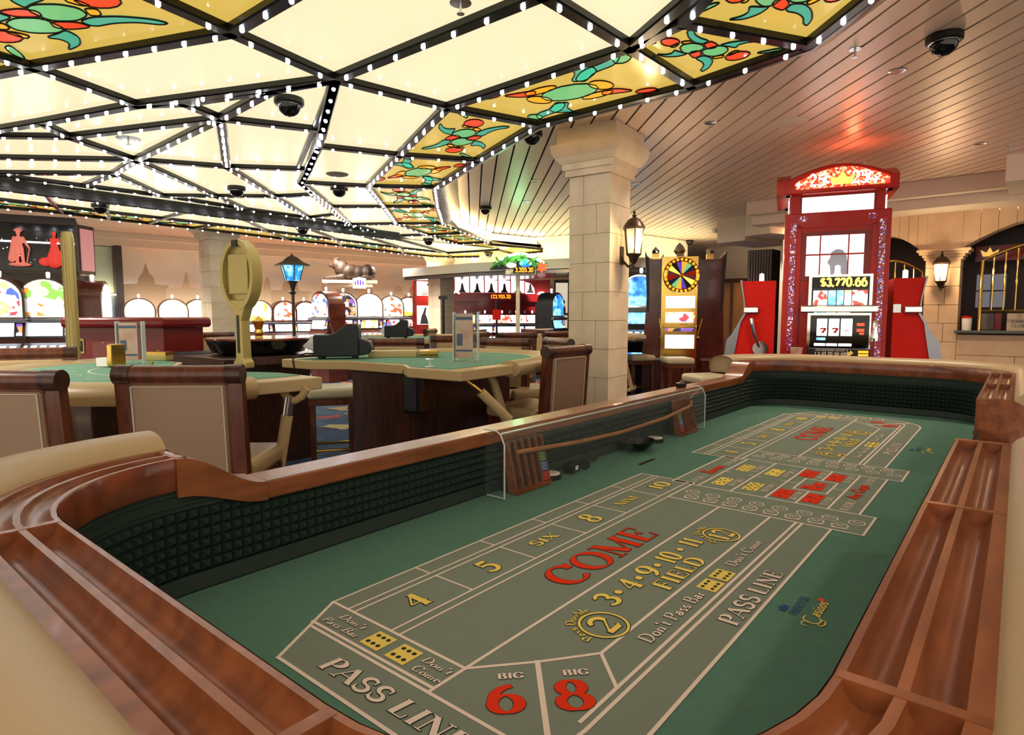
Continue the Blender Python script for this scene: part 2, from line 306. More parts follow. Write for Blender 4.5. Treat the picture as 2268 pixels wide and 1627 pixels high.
# mural wall, back left
MW0, MW1 = Vector((-9.6, 10.65)), Vector((-1.2, 18.3))
wallseg('wall_back', MW0, MW1, 0, ZS, 'plaster')
wallseg('wall_left', (-9.6, 10.65), (-9.6, 3.5), 0, ZS, 'plaster')
wallseg('wall_far', (-1.2, 18.3), (9.9, 18.3), 0, ZS, 'plaster_w')
wallseg('wall_right', (9.8, 18.3), (9.8, 3.5), 0, ZS, 'plaster')

# ------------------------------------------------------------------ stained glass canopy
ZC = 2.715; ZL = 2.615
can = thing('glass_canopy', 'large backlit stained glass ceiling canopy in a dark frame studded with bulbs', 'ceiling canopy', tuple(W(700, 360, ZC)))
CO = Vector(can.location)
ND = dict(A=(511, 62), B=(72, 140), J0=(742, 167), C=(303, 225), T1=(1202, -23), I1=(1395, 96), I2=(990, 231), I0=(1514, 40), O0=(1790, 92), O1=(1532, 182), O2=(1190, 270),
  B3=(-130, 180), L=(-90, 295), F1=(90, 265), G1=(406, 221), G2=(605, 191), D=(488, 256), E2=(152, 297), L2=(-80, 294), j1=(713, 282), M=(502, 364), E=(300, 349), L3=(-60, 342), j2=(683, 370), jm=(706, 318), J4=(667, 400), I3=(884, 338), I4=(815, 408), O3=(1056, 350), O4=(963, 411), O5=(981, 492),
  Q=(252, 380), Q2=(-60, 377), bL0=(-60, 376), bL=(186, 407), q1=(360, 429), e2=(478, 430), e3=(543, 459), m2=(609, 431), m3=(684, 479), j5=(693, 427), j6=(746, 471), j7=(775, 494), k1=(735, 454), i6=(851, 454), o6=(969, 454), I5=(878, 492),
  x1=(949, 517), x2=(876, 519), y1=(1035, 513), y2=(1085, 533), x3=(1015, 537), x4=(936, 539))
NP = {k: W(*p, ZC) for k, p in ND.items()}
NP['T3'] = NP['A'] + (NP['T1'] - NP['J0']); NP['A2'] = NP['A'] + (NP['A'] - NP['J0']) * 1.05
NP['T4'] = NP['T3'] + (NP['A2'] - NP['A']); NP['B2'] = NP['B'] + (NP['A2'] - NP['A']); NP['B4'] = NP['B3'] + (NP['A2'] - NP['A'])
ta = W(1549, 0, ZC) - NP['I0']; NP['T2'] = NP['I0'] + ta.normalized() * .62; tb = W(1905, 0, ZC) - NP['O0']; NP['O9'] = NP['O0'] + tb.normalized() * .8
NP['T5'] = NP['T1'] + (NP['T2'] - NP['I1']) * .9
LND = dict(b0=(-60, 407), b1=(101, 427), b2=(237, 444), b3=(411, 466), b4=(539, 482), b5=(674, 500), b6=(791, 516), b7=(885, 528), i0=(-60, 431), i1=(123, 452), i2=(238, 466), i3=(360, 480), i4=(481, 494), i5=(592, 508), i6_=(748, 528), i7=(893, 547), i8=(990, 558),
  o0=(-60, 449), o1=(137, 467), o2=(241, 481), o3=(331, 491), o4=(431, 502), o5=(531, 514), o6_=(638, 527), o7=(755, 541), o8=(890, 558), o9=(950, 565), o10=(1000, 567), o11=(1075, 566), o12=(1140, 561), o13=(1200, 555), c1=(1103, 551))
for k, p in LND.items(): NP[k] = W(*p, ZL)
for k in ('x1', 'x2', 'x3', 'x4', 'y1', 'y2', 'j7'): NP['l' + k] = NP[k]
WH = ['A J0 T1 T3', 'A B C J0', 'B B3 L C', 'J0 T1 I1 I2', 'T1 T5 T2 I1', 'F1 C G1 D E2', 'G1 G2 D', 'G2 J0 j1 D', 'L F1 E2 L2', 'E2 D E', 'D M E', 'D j1 j2 M', 'E2 E L3 L2', 'E Q Q2 L3', 'Q bL bL0 Q2', 'E M m2 e2', 'e2 m2 m3 e3', 'Q E e2 q1', 'Q q1 bL', 'q1 e2 e3', 'M j2 J4 j5 m2', 'm2 j5 j6 m3', 'm3 j6 j7', 'J0 I2 I3 jm', 'jm I3 I4 J4', 'J4 I4 i6 k1', 'k1 i6 I5 j7', 'j7 I5 x1 x2', 'x2 x1 x3 x4']
WL = ['b0 b1 i1 i0', 'b1 b2 i2 i1', 'b2 b3 i3 i2', 'b3 b4 i5 i4 i3', 'b4 b5 i6_ i5', 'b5 b6 i7 i6_', 'b6 b7 i8 i7', 'b7 x4 x3 c1 i8']
YE = [('I1 O1 O2 I2', 2), ('I0 O0 O1 I1', 1), ('I2 O2 O3 I3', 1), ('I3 O3 O4 I4', 2), ('I4 O4 o6 i6', 1), ('i6 o6 O5 I5', 2), ('I5 O5 y1 x1', 1), ('x1 y1 y2 x3', 2), ('A B B2 A2', 1), ('A A2 T4 T3', 0), ('B B3 B4 B2', 0), ('I0 T2 O9 O0', 1)]
YL = ['i0 i1 o1 o0', 'i1 i2 o2 o1', 'i2 i3 o3 o2', 'i3 i4 o4 o3', 'i4 i5 o6_ o5 o4', 'i5 i6_ o7 o6_', 'i6_ i7 o8 o7', 'i7 i8 o10 o9 o8', 'i8 c1 o12 o11 o10', 'c1 x3 y2 o13 o12']
def pane(names, m, th=.012):
    P = [NP[n] - CO for n in names.split()]; ctr = sum(P, Vector()) / len(P)
    ar = sum(P[i].x * P[(i + 1) % len(P)].y - P[(i + 1) % len(P)].x * P[i].y for i in range(len(P)))
    if ar > 0: P = P[::-1]
    n = len(P); mb = MB(); Q_ = [p - ctr for p in P]
    mb.add([tuple(q) for q in Q_], [tuple(range(n))]); mb.cur = 1
    up = [(q.x, q.y, q.z + th) for q in Q_]
    mb.add([tuple(q) for q in Q_] + up, [tuple(range(n, 2 * n))[::-1]] + [(i, n + i, n + (i + 1) % n, (i + 1) % n) for i in range(n)])
    o = mb.build('pane', [m, 'housing'], can); o.location = ctr; return o, ctr
def blob(pts): return pts
def ell(cx, cy, rx, ry, a=0, n=14):
    return [(cx + rx * math.cos(2 * PI * i / n) * math.cos(a) - ry * math.sin(2 * PI * i / n) * math.sin(a), cy + rx * math.cos(2 * PI * i / n) * math.sin(a) + ry * math.sin(2 * PI * i / n) * math.cos(a)) for i in range(n)]
def rot(p): return [(1 - x, 1 - y) for x, y in p]
half1 = [('g_red', ell(.80, .42, .075, .1)), ('g_orange', [(.74, .33), (.70, .36), (.715, .44), (.745, .46)]), ('g_orange', [(.70, .58), (.665, .55), (.70, .47), (.74, .5)]),
  ('g_green', [(.50, .52), (.52, .36), (.58, .33), (.66, .38), (.69, .46), (.66, .55), (.58, .58)]), ('g_red', [(.49, .53), (.575, .59), (.58, .68), (.49, .66), (.455, .60)]),
  ('g_teal', [(.585, .59), (.66, .57), (.75, .62), (.83, .72), (.85, .80), (.815, .80), (.76, .72), (.68, .68), (.59, .68)]), ('g_teal', [(.53, .35), (.55, .24), (.62, .14), (.72, .10), (.645, .18), (.63, .25), (.665, .31), (.58, .325)]), ('g_green', [(.86, .30), (.92, .16), (.97, .08), (.95, .2), (.9, .29)])]
MOT = {1: half1 + [(m, rot(p)) for m, p in half1],
 2: [('g_green', ell(.5, .5, .15, .17))] + sum([[('g_orange', q(ell(.33, .47, .05, .12))), ('g_orange', q(ell(.43, .29, .09, .06))), ('g_red', q([(.36, .36), (.30, .30), (.26, .16), (.36, .22), (.42, .26)])), ('g_red', q(ell(.22, .1, .06, .045, .8))), ('g_teal', q([(.35, .62), (.26, .74), (.14, .76), (.06, .92), (.16, .86), (.28, .84), (.38, .7)])), ('g_teal', q([(.60, .30), (.68, .18), (.70, .04), (.78, .14), (.76, .26), (.66, .36)])), ('g_green', q([(.88, .12), (.94, .06), (.95, .2), (.9, .26), (.86, .22)]))] for q in (lambda p: p, rot)], []),
 0: [('g_teal', [(.3, .4), (.4, .25), (.5, .4), (.4, .62)]), ('g_orange', [(.55, .3), (.62, .2), (.7, .32), (.6, .4)])]}
def motif(par, names, ctr, which, line=.005):
    P = [NP[n] - CO - ctr for n in names.split()][:4]
    def bi(s, t): return P[0] * (1 - s) * (1 - t) + P[1] * s * (1 - t) + P[2] * s * t + P[3] * (1 - s) * t
    for m, pts in MOT[which]:
        if len(pts) < 13:
            for _ in range(2): pts = [q_ for i in range(len(pts)) for q_ in ((pts[i][0] * .8 + pts[(i + 1) % len(pts)][0] * .2, pts[i][1] * .8 + pts[(i + 1) % len(pts)][1] * .2), (pts[i][0] * .2 + pts[(i + 1) % len(pts)][0] * .8, pts[i][1] * .2 + pts[(i + 1) % len(pts)][1] * .8))]
        q = [bi(min(.97, max(.03, a)), min(.97, max(.03, b))) for a, b in pts]
        ar = sum(q[i].x * q[(i + 1) % len(q)].y - q[(i + 1) % len(q)].x * q[i].y for i in range(len(q)))
        if ar > 0: q = q[::-1]
        c = sum(q, Vector()) / len(q); mb = MB(); mb.prism([(p.x - c.x, p.y - c.y) for p in q], -.006, 0)
        mb.cur = 1; loop = [(p.x - c.x, p.y - c.y, -.006) for p in q]
        mb.tube(loop + [loop[0]], line, 4, False)
        o = mb.build('glass_piece', [m, 'lead'], par); o.location = c
for s in WH: pane(s, 'pane_white')
for s in WL: pane(s, 'pane_white')
for s, w in YE:
    o, c = pane(s, 'pane_yellow')
    ss = s.split(); o4 = ' '.join([ss[0], ss[3], ss[2], ss[1]]) if s.startswith('A A2') else s
    # long side of the quad runs along the motif's length
    e01 = (NP[ss[1]] - NP[ss[0]]).length; e12 = (NP[ss[2]] - NP[ss[1]]).length
    motif(o, s if e01 >= e12 else ' '.join([ss[1], ss[2], ss[3], ss[0]]), c, w)
for s in YL:
    o, c = pane(s, 'pane_yellow')
    if len(s.split()) == 4: motif(o, s, c, 2)
EDG = {}
for s in WH + WL + [y[0] for y in YE] + YL:
    ss = s.split()
    for i in range(len(ss)):
        a, b_ = ss[i], ss[(i + 1) % len(ss)]; EDG[tuple(sorted((a, b_)))] = 1
SKIP = {('L', 'L2'), ('L2', 'L3'), ('L3', 'Q2'), ('Q2', 'bL0'), ('b0', 'i0'), ('i0', 'o0'), ('C', 'L')}
bm_ = MB(); bm_.ball((0, 0, 0), .0115, 10, 6); bulbs = []; lobes = []
def bar_between(p, q, w, h, name='bar', z=None):
    d = q - p; o = MB().box((0, 0, 0), (d.length + w * .7, w, h)).build(name, 'bar', can); m = (p + q) / 2 - CO
    o.location = (m.x, m.y, m.z - h / 2 + .012); o.rotation_euler = (0, 0, math.atan2(d.y, d.x)); bevel(o, .008, 1); return o
for (a, b_) in EDG:
    if (a, b_) in SKIP or (b_, a) in SKIP: continue
    p, q = NP[a], NP[b_]; L = (q - p).length
    low = (p.z < ZC - .05); w = .075 if not low else .05
    bar_between(p, q, w, .05)
    n = max(1, round(L / .21))
    if low and a[0] != b_[0]: continue
    for i in range(n):
        t = (i + (.5 if n > 1 else .5)) / n; c = p.lerp(q, t); bulbs.append((c.x, c.y, c.z - .042))
p, q = W(738, 176, ZC), W(661, 366, ZC); bar_between(p, q, .04, .04)
bulbs.sort(key=lambda c: c[0] ** 2 + c[1] ** 2 + (c[2] - CZ) ** 2 if c[1] > 1.2 else 999)
bo = None
for c in bulbs[:300]:
    if bo is None: o = bm_.build('bulb', 'bulb', can, True); bo = o.data
    else: o = bpy.data.objects.new('bulb', bo); COL.objects.link(o); o.parent = can
    o.location = Vector(c) - CO
rest = MB()
for c in bulbs[300:]: rest.ball(Vector(c) - CO, .0115, 8, 5)
if rest.v: rest.build('bulb', 'bulb', can, True)['kind'] = 'stuff'
# step between the two levels: dark downstand beam
BU = [(-60, 395), (101, 416), (237, 432), (411, 452), (539, 469), (674, 487), (791, 504), (885, 520)]
bk = ['b0', 'b1', 'b2', 'b3', 'b4', 'b5', 'b6', 'b7']; mb = MB()
for i in range(7):
    a, b_ = NP[bk[i]] - CO, NP[bk[i + 1]] - CO
    mb.add([(a.x, a.y, a.z - .03), (b_.x, b_.y, b_.z - .03), (b_.x, b_.y, ZC - CO.z + .01), (a.x, a.y, ZC - CO.z + .01)], [(0, 1, 2, 3)])
    d = (b_ - a).normalized(); nn = Vector((-d.y, d.x, 0)) * .05
    mb.add([(a.x, a.y, a.z - .03), (b_.x, b_.y, b_.z - .03), (b_.x + nn.x, b_.y + nn.y, b_.z - .03), (a.x + nn.x, a.y + nn.y, a.z - .03)], [(0, 1, 2, 3)])
mb.build('step_beam', 'bar', can)
# white panes between the upper grid and the beam
up = ['bL0', 'bL', 'q1', 'e3', 'm3', 'j7', 'x2', 'x4']
for i in range(7):
    NP['u%d' % i] = Vector((NP[bk[i]].x, NP[bk[i]].y, ZC)); NP['u%d' % (i + 1)] = Vector((NP[bk[i + 1]].x, NP[bk[i + 1]].y, ZC))
for i in range(7): pane('%s %s u%d u%d' % (up[i], up[i + 1], i + 1, i), 'pane_white')
# outer fascia with cove strip on top
def outer(nodes, z0, dz, flare=.1):
    P = [NP[n] for n in nodes]; ctr = W(600, 330, ZC); fa = MB(); cv = MB()
    N = []
    for i, p in enumerate(P):
        d = (P[min(i + 1, len(P) - 1)] - P[max(i - 1, 0)]).normalized(); n = Vector((d.y, -d.x, 0))
        if n.dot(p - ctr) < 0: n = -n
        N.append(n)
    path = [(p.x - CO.x, p.y - CO.y, n.x, n.y) for p, n in zip(P, N)]; z = z0 - CO.z
    fa.sweep(path, [(.02, z - .04), (.05, z - .04), (.05 + flare * .5, z + .02), (.05 + flare, z + dz), (.02 + flare, z + dz), (.02, z + .02)]); fa.build('fascia', 'fascia', can, True)
    cv.sweep(path, [(-.06, z + dz - .03), (flare - .03, z + dz - .03), (flare - .03, z + dz - .02), (-.06, z + dz - .02)]); cv.build('cove_strip', 'cove', can)
outer(['O9', 'O0', 'O1', 'O2', 'O3', 'O4', 'O5', 'y1', 'y2', 'o13'], ZC, .15, .2)

# ------------------------------------------------------------------ craps table
TA = .6901; TU0, TU1, TV0, TV1, TR = .2315, 3.9465, .0945, 1.222, .265
ZF, ZR, ZLO = .76, 1.03, .95
TUC, TVC = (TU0 + TU1) / 2, (TV0 + TV1) / 2
eu = Vector((math.sin(TA), math.cos(TA), 0)); ev = Vector((-math.cos(TA), math.sin(TA), 0))
def TW(u, v, z): return eu * u + ev * v + Vector((0, 0, z))
c0 = TW(TUC, TVC, 0)
craps = thing('craps_table', 'long craps table with green felt layout and leather padded wooden chip rail', 'craps table', tuple(c0), PI / 2 - TA)
OFF = (-TUC, -TVC, 0)
def arc(cu, cv, a0, a1, n=12, R=TR):
    return [(cu + R * math.cos(math.radians(a0 + (a1 - a0) * i / n)), cv + R * math.sin(math.radians(a0 + (a1 - a0) * i / n)), math.cos(math.radians(a0 + (a1 - a0) * i / n)), math.sin(math.radians(a0 + (a1 - a0) * i / n))) for i in range(n + 1)]
def seg(p, q, n, k=1): return [(p[0] + (q[0] - p[0]) * i / k, p[1] + (q[1] - p[1]) * i / k, n[0], n[1]) for i in range(k + 1)]
cornDN = arc(TU0 + TR, TV1 - TR, 90, 180); cornPN = arc(TU0 + TR, TV0 + TR, 180, 270); cornPF = arc(TU1 - TR, TV0 + TR, 270, 360); cornDF = arc(TU1 - TR, TV1 - TR, 0, 90)
SU0, SU1 = .48, .66
pathA = [(SU0, TV1, 0, 1)] + cornDN + cornPN + seg((TU0 + TR, TV0), (1.65, TV0), (0, -1), 2)[1:]
pathB = seg((2.52, TV0), (TU1 - TR, TV0), (0, -1), 2)[:-1] + cornPF + cornDF + [(2 * TUC - SU0, TV1, 0, 1)]
full = cornDN + cornPN + cornPF + cornDF
def gr(t0, w, n=7, dep=None):      # half-round groove
    dep = dep or w * .62
    return [(t0 + w / 2 - w / 2 * math.cos(PI * i / n), ZR - dep * math.sin(PI * i / n)) for i in range(n + 1)]
GW = .033
railprof = [(0, ZR - .058), (0, ZR - .001), (.001, ZR)] + gr(.007, GW) + gr(.007 + GW + .008, GW) + [(.014 + 2 * GW + .016, ZR), (.014 + 2 * GW + .017, ZR - .05), (0, ZR - .058)]
RW = .014 + 2 * GW + .017
for nm, pth in (('a', pathA), ('b', pathB)):
    MB().sweep(pth, railprof).build('chip_rail', 'wood', craps, True, OFF, 35)
    band = MB().sweep(pth, [(-.001, ZR - .062), (-.0025, ZR - .058), (-.0025, ZR - .004), (-.001, ZR - .001)], cap=False).build('inner_band', 'wood_burl', craps, True, OFF)
    pp = pth[1:] if nm == 'a' else pth[:-1]
    pp = ([(SU0 + .02 - .03, TV1, 0, 1)] + pp) if nm == 'a' else (pp + [(2 * TUC - SU0 + .01, TV1, 0, 1)])
    pad = [(RW - .004, ZR - .05)] + [(RW + .069 - .073 * math.cos(PI * i / 12), ZR - .02 + .05 * math.sin(PI * i / 12) ** .7) for i in range(13)] + [(RW + .142, ZR - .05), (RW + .13, ZR - .075), (RW + .03, ZR - .075), (RW - .004, ZR - .05)]
    MB().sweep(pp, pad).build('arm_pad', 'leather', craps, True, OFF, 60)
# cross dividers in the rail grooves
def divider(u, v, ang):
    o = MB().box((0, 0, 0), (.012, RW - .004, .03)).build('rail_divider', 'wood', craps); o.location = (u + OFF[0], v + OFF[1], ZR - .0145); o.rotation_euler = (0, 0, ang)
for u in (.5, 1.06, 1.644, 2.526, 3.1, 3.68): divider(u, TV0 - RW / 2, 0)
for v in (.35, .965): divider(TU0 - RW / 2, v, PI / 2); divider(TU1 + RW / 2, v, PI / 2)
for u in (SU0 + .005, 2 * TUC - SU0 - .005): divider(u, TV1 + RW / 2, 0)
# scrolls down to the dealers' low rail
for s in (1, -1):
    mb = MB(); n = 14; pts = []
    for i in range(n + 1):
        t = i / n; e = .5 - .5 * math.cos(PI * t); u = SU0 + (SU1 - SU0) * t - .005; pts.append((u, ZR + (ZLO - ZR) * e, ZR - .075 + (ZLO - .04 - ZR + .075) * e))
    if s < 0: pts = [(2 * TUC - u, a, b_) for u, a, b_ in pts]
    vs = []
    for u, a, b_ in pts: vs += [(u, TV1 - .008, b_), (u, TV1 - .008, a), (u, TV1 + .095, a), (u, TV1 + .095, b_)]
    fs = []
    for i in range(n):
        for k in range(4): fs.append((4 * i + k, 4 * i + (k + 1) % 4, 4 * i + 4 + (k + 1) % 4, 4 * i + 4 + k))
    fs += [(0, 1, 2, 3), (4 * n + 3, 4 * n + 2, 4 * n + 1, 4 * n)]
    mb.add(vs, fs).build('rail_scroll', 'wood', craps, True, OFF, 35)
o = MB().bx(SU1 - .006, 2 * TUC - SU1 + .006, TV1 - .006, TV1 + .085, ZLO - .04, ZLO).build('dealer_rail', 'wood', craps, off=OFF); bevel(o, .005)
o = MB().bx(1.65, 2.52, TV0 - .10, TV0 + .004, ZLO - .14, ZLO - .09).build('stick_rail', 'wood', craps, off=OFF); bevel(o, .005)
for u in (1.655, 2.515):
    prof = [(TV0 + .001, ZF), (TV0 + .001, ZR - .001), (TV0 - RW, ZR - .001), (TV0 - RW - .06, ZR - .04), (TV0 - RW - .05, ZR - .07), (TV0 - .11, ZLO - .1), (TV0 - .09, ZLO - .16), (TV0 - .085, ZF)]
    MB().prism(prof, u - .014, u + .014, 'x').build('rail_end_panel', 'wood', craps, off=OFF)
# rubber lined inner wall
wallp = full
MB().sweep(wallp, [(.012, ZF - .01), (.012, .93)], closed=True).build('wall_backing', 'rubber', craps, off=OFF)
high = MB()
for pth in ([(SU0 + .085, TV1, 0, 1)] + pathA, pathB + [(2 * TUC - SU0 - .085, TV1, 0, 1)]):
    high.sweep(pth, [(.012, .925), (.004, .925), (.004, .934), (.0, .936), (.0, .941), (.004, .943), (.004, .955), (0, .957), (0, .961), (.004, .963), (.004, ZR - .056), (.012, ZR - .056)], cap=False)
high.build('rubber_upper', 'rubber', craps, off=OFF)
MB().sweep(full, [(.012, ZF), (-.004, ZF), (-.006, ZF + .004), (.002, ZF + .034), (.012, ZF + .034)], closed=True).build('rubber_skirt', 'rubber', craps, off=OFF)
# pyramids: sample the loop by arc length
loop = []
for i in range(len(full)):
    p, q = full[i], full[(i + 1) % len(full)]; L = math.hypot(q[0] - p[0], q[1] - p[1]); k = max(1, int(L / .01))
    for j in range(k):
        t = j / k; nx, ny = p[2] + (q[2] - p[2]) * t, p[3] + (q[3] - p[3]) * t; l = math.hypot(nx, ny); loop.append((p[0] + (q[0] - p[0]) * t, p[1] + (q[1] - p[1]) * t, nx / l, ny / l))
cum = [0]
for i in range(len(loop)): q = loop[(i + 1) % len(loop)]; cum.append(cum[-1] + math.hypot(q[0] - loop[i][0], q[1] - loop[i][1]))
PIT = cum[-1] / round(cum[-1] / .0215); npy = round(cum[-1] / PIT); ts = []; j = 0
for i in range(npy * 2 + 1):
    s_ = i * PIT / 2
    while j < len(loop) - 1 and cum[j + 1] < s_: j += 1
    t = (s_ - cum[j]) / max(1e-9, cum[j + 1] - cum[j]); p, q = loop[j], loop[(j + 1) % len(loop)]; ts.append([p[k] + (q[k] - p[k]) * t for k in range(4)])
pyr = MB(); PZ0, PH, NR = ZF + .034, .0215, 6
for i in range(npy):
    a, m_, b_ = ts[2 * i], ts[2 * i + 1], ts[2 * i + 2]
    if 1.66 < m_[0] < 2.51 and m_[1] < .2: continue
    for r in range(NR):
        z0 = PZ0 + r * PH; z1 = z0 + PH; P = lambda q, d, z: (q[0] + q[2] * d, q[1] + q[3] * d, z)
        pyr.add([P(a, .01, z0), P(b_, .01, z0), P(b_, .01, z1), P(a, .01, z1), P(m_, -.007, (z0 + z1) / 2)], [(0, 1, 4), (1, 2, 4), (2, 3, 4), (3, 0, 4)])
pyr.build('pyramid_rubber', 'rubber', craps, off=OFF)
# body and base
MB().sweep(full, [(.02, ZF - .03), (.02, ZLO - .1), (.085, ZLO - .07), (.09, ZLO - .05), (.07, .5), (.07, .42), (.02, .42)], closed=True).build('table_body', 'wood_burl', craps, True, OFF)
for u in (1.0, 3.2):
    o = MB().bx(u - .25, u + .25, TVC - .35, TVC + .35, 0, .5).build('pedestal', 'wood_dark', craps, off=OFF); bevel(o, .02)
# felt bed and printed layout
felt = MB().prism([(p[0], p[1]) for p in full], ZF - .03, ZF).build('felt', 'felt', craps, off=OFF)
fo = OFF; LWD = .0062
Dn, En, Sn, In_ = TUC * 0 + 2.089 - 1.4415, 2.089 - .2103, 2.089 - .4056, 2.089 - .2317
CEN = 2.089; VO, VT1, VT0, VB1, VB0, VCF, VDN, VQ1, VQ0, VPS, VST = .973, .927, .9095, .8047, .7833, .6275, .4892, .4231, .4085, .3398, .2685
PE0, PE1, PE2 = CEN - 1.608, CEN - 1.519, CEN - 1.5077       # short pass line at the ends
gy, wl, wt, yt, rt, dk, bt = MB(), MB(), MB(), MB(), MB(), MB(), MB()
z1, z2, z3, z4 = ZF + .0005, ZF + .0010, ZF + .0014, ZF + .0018
def mir(u, s): return u if s > 0 else 2 * CEN - u
for s in (1, -1):
    R1 = .2; ua = PE0
    out = [(Dn, VO), (En, VO), (En, VB0), (Sn, VB0), (Sn, VPS)]
    cor = [(ua + R1 - R1 * math.sin(t * PI / 2 / 8), VPS + R1 - R1 * math.cos(t * PI / 2 / 8)) for t in range(9)]
    poly = out + cor + [(ua, .878)]
    gy.prism([(mir(u, s), v) for u, v in poly], ZF + .0001, z1)
    pts = poly + [poly[0]]
    for i in range(len(pts) - 1): ln(wl, (mir(pts[i][0], s), pts[i][1]), (mir(pts[i + 1][0], s), pts[i + 1][1]), LWD if 4 <= i else LWD * .8, z2)
    def L_(u0, v0, u1, v1, w=LWD): ln(wl, (mir(u0, s), v0), (mir(u1, s), v1), w, z2)
    for v in (VT1, VT0): L_(Dn, v, En, v, .0045)
    L_(Dn, VB1, En, VB1, .0045); L_(Dn, VB0, En, VB0, .0045)
    for k in range(1, 6):
        u = Dn + (En - Dn) * k / 6; L_(u, VO, u, VT1, .0045); L_(u, VT0, u, VB1, .0045)
    L_(Dn, VO, Dn, VCF); L_(Dn, VCF, Sn, VCF)
    L_(PE1 + .0, VCF, PE1 + .0, .928); L_(PE2 + .0, VCF, PE2 + .0, .938); L_(PE1, VCF, Dn, VCF)
    L_(Dn, VCF, Dn + .085, .553); L_(Dn + .085, .553, .817, VDN); L_(Dn + .085, .553, .56, .40, .0085); L_(.817, VDN, Sn, VDN); L_(.817, VDN, .752, VQ1)
    R2 = .075
    for vq, ue in ((VQ1, PE2), (VQ0, PE1)):
        L_(ue + R2, vq, Sn, vq)
    c2 = [(PE1 + R2 - R2 * math.sin(t * PI / 2 / 8), VQ0 + R2 - R2 * math.cos(t * PI / 2 / 8)) for t in range(9)] + [(PE1, VCF)]
    for i in range(len(c2) - 1): L_(*c2[i], *c2[i + 1])
    # strip of small circles
    poly = [(Sn, VB0), (In_, VB0), (In_, VST), (Sn, VST)]; gy.prism([(mir(u, s), v) for u, v in poly], ZF + .0001, z1)
    for i in range(4): L_(*poly[i], *poly[(i + 1) % 4])
poly = [(In_, .85), (2 * CEN - In_, .85), (2 * CEN - In_, .3076), (In_, .3076)]; gy.prism(poly, ZF + .0001, z1)
for i in (0, 2): ln(wl, poly[i], poly[(i + 1) % 4], LWD, z2)
for u in (In_, 2 * CEN - In_): ln(wl, (u, .79), (u, .85), LWD, z2 + 1.6e-4)
for v in (.7629, .6602, .5569, .3865): ln(wl, (In_, v), (2 * CEN - In_, v), LWD, z2)
BX0, BX1, BY0, BY1 = 2.012, 2.166, .424, .519
for p, q in (((BX0, BY0), (BX1, BY0)), ((BX1, BY0), (BX1, BY1)), ((BX1, BY1), (BX0, BY1)), ((BX0, BY1), (BX0, BY0))): ln(wl, p, q, LWD, z2)
for v in (.472,): ln(wl, (In_, v), (BX0, v), LWD, z2); ln(wl, (BX1, v), (2 * CEN - In_, v), LWD, z2)
for (v0, v1) in ((.7629, .742), (.6602 + .02, .6602 - .02), (.5569 + .02, .5569 - .02)): ln(wl, (CEN, v0), (CEN, v1), .004, z2)
ln(wl, (CEN, .5569), (CEN, BY1), .004, z2); ln(wl, (CEN, BY0), (CEN, .3865), .004, z2)
U_, V_ = (1, 0), (0, 1)
def mname(mb): return 'print_white' if mb is wt else 'print_yellow' if mb is yt else 'print_red' if mb is rt else 'print_blue'
def T(mb, s, u, v, h, w, thick=.15, thin=.05, dx=U_, dy=V_, outline=True, grow=.028, slant=0):
    m_ = MB(); text(m_, s, (u, v), dx, dy, h, z4, w, thick, thin, slant=slant); m_.cur = 1
    if outline: text(m_, s, (u, v), dx, dy, h, z3, w, thick, thin, grow, slant=slant)
    flip(m_).build('lettering', [mname(mb), 'print_dark'], felt, off=OFF)
def disc(mb, c, rx, ry, z, n=14): mb.add([(c[0] + rx * math.cos(2 * PI * i / n), c[1] + ry * math.sin(2 * PI * i / n), z) for i in range(n)], [tuple(range(n))])
def die(mb, u0, v0, u1, v1, pips, dx=True):
    m_ = MB(); m_.add([(u0, v0, z3), (u1, v0, z3), (u1, v1, z3), (u0, v1, z3)], [(0, 1, 2, 3)]); m_.cur = 1
    for a, b_ in pips: disc(m_, (u0 + (u1 - u0) * a, v0 + (v1 - v0) * b_), abs(u1 - u0) * .095, abs(v1 - v0) * .095, z4, 10)
    flip(m_).build('printed_die', [mname(mb), 'print_dark'], felt, off=OFF)
PIP6 = [(x, y) for x in (.22, .5, .78) for y in (.25, .75)]; PIP6b = [(y, x) for x, y in PIP6]; PIP2 = [(.25, .75), (.75, .25)]; PIP3 = PIP2 + [(.5, .5)]; PIP4 = [(.25, .25), (.75, .25), (.25, .75), (.75, .75)]; PIP5 = PIP4 + [(.5, .5)]
def arc_text(mb, s, c, r, h, a0, a1, w=.15, outl=True):
    tw = text_width(s); m_ = MB()
    for grow, zz, mi in (((.035, z3, 1), (0, z4, 0)) if outl else ((0, z4, 0),)):
        def fn(x, y):
            a = math.radians(a0 + (a1 - a0) * (x / (tw * h))); return (c[0] + (r + y) * math.cos(a), c[1] + (r + y) * math.sin(a), zz)
        m_.cur = mi; text(m_, s, c, U_, V_, h, zz, None, w, .06, grow, fn=fn)
    flip(m_).build('lettering', [mname(mb), 'print_dark'], felt, off=OFF)
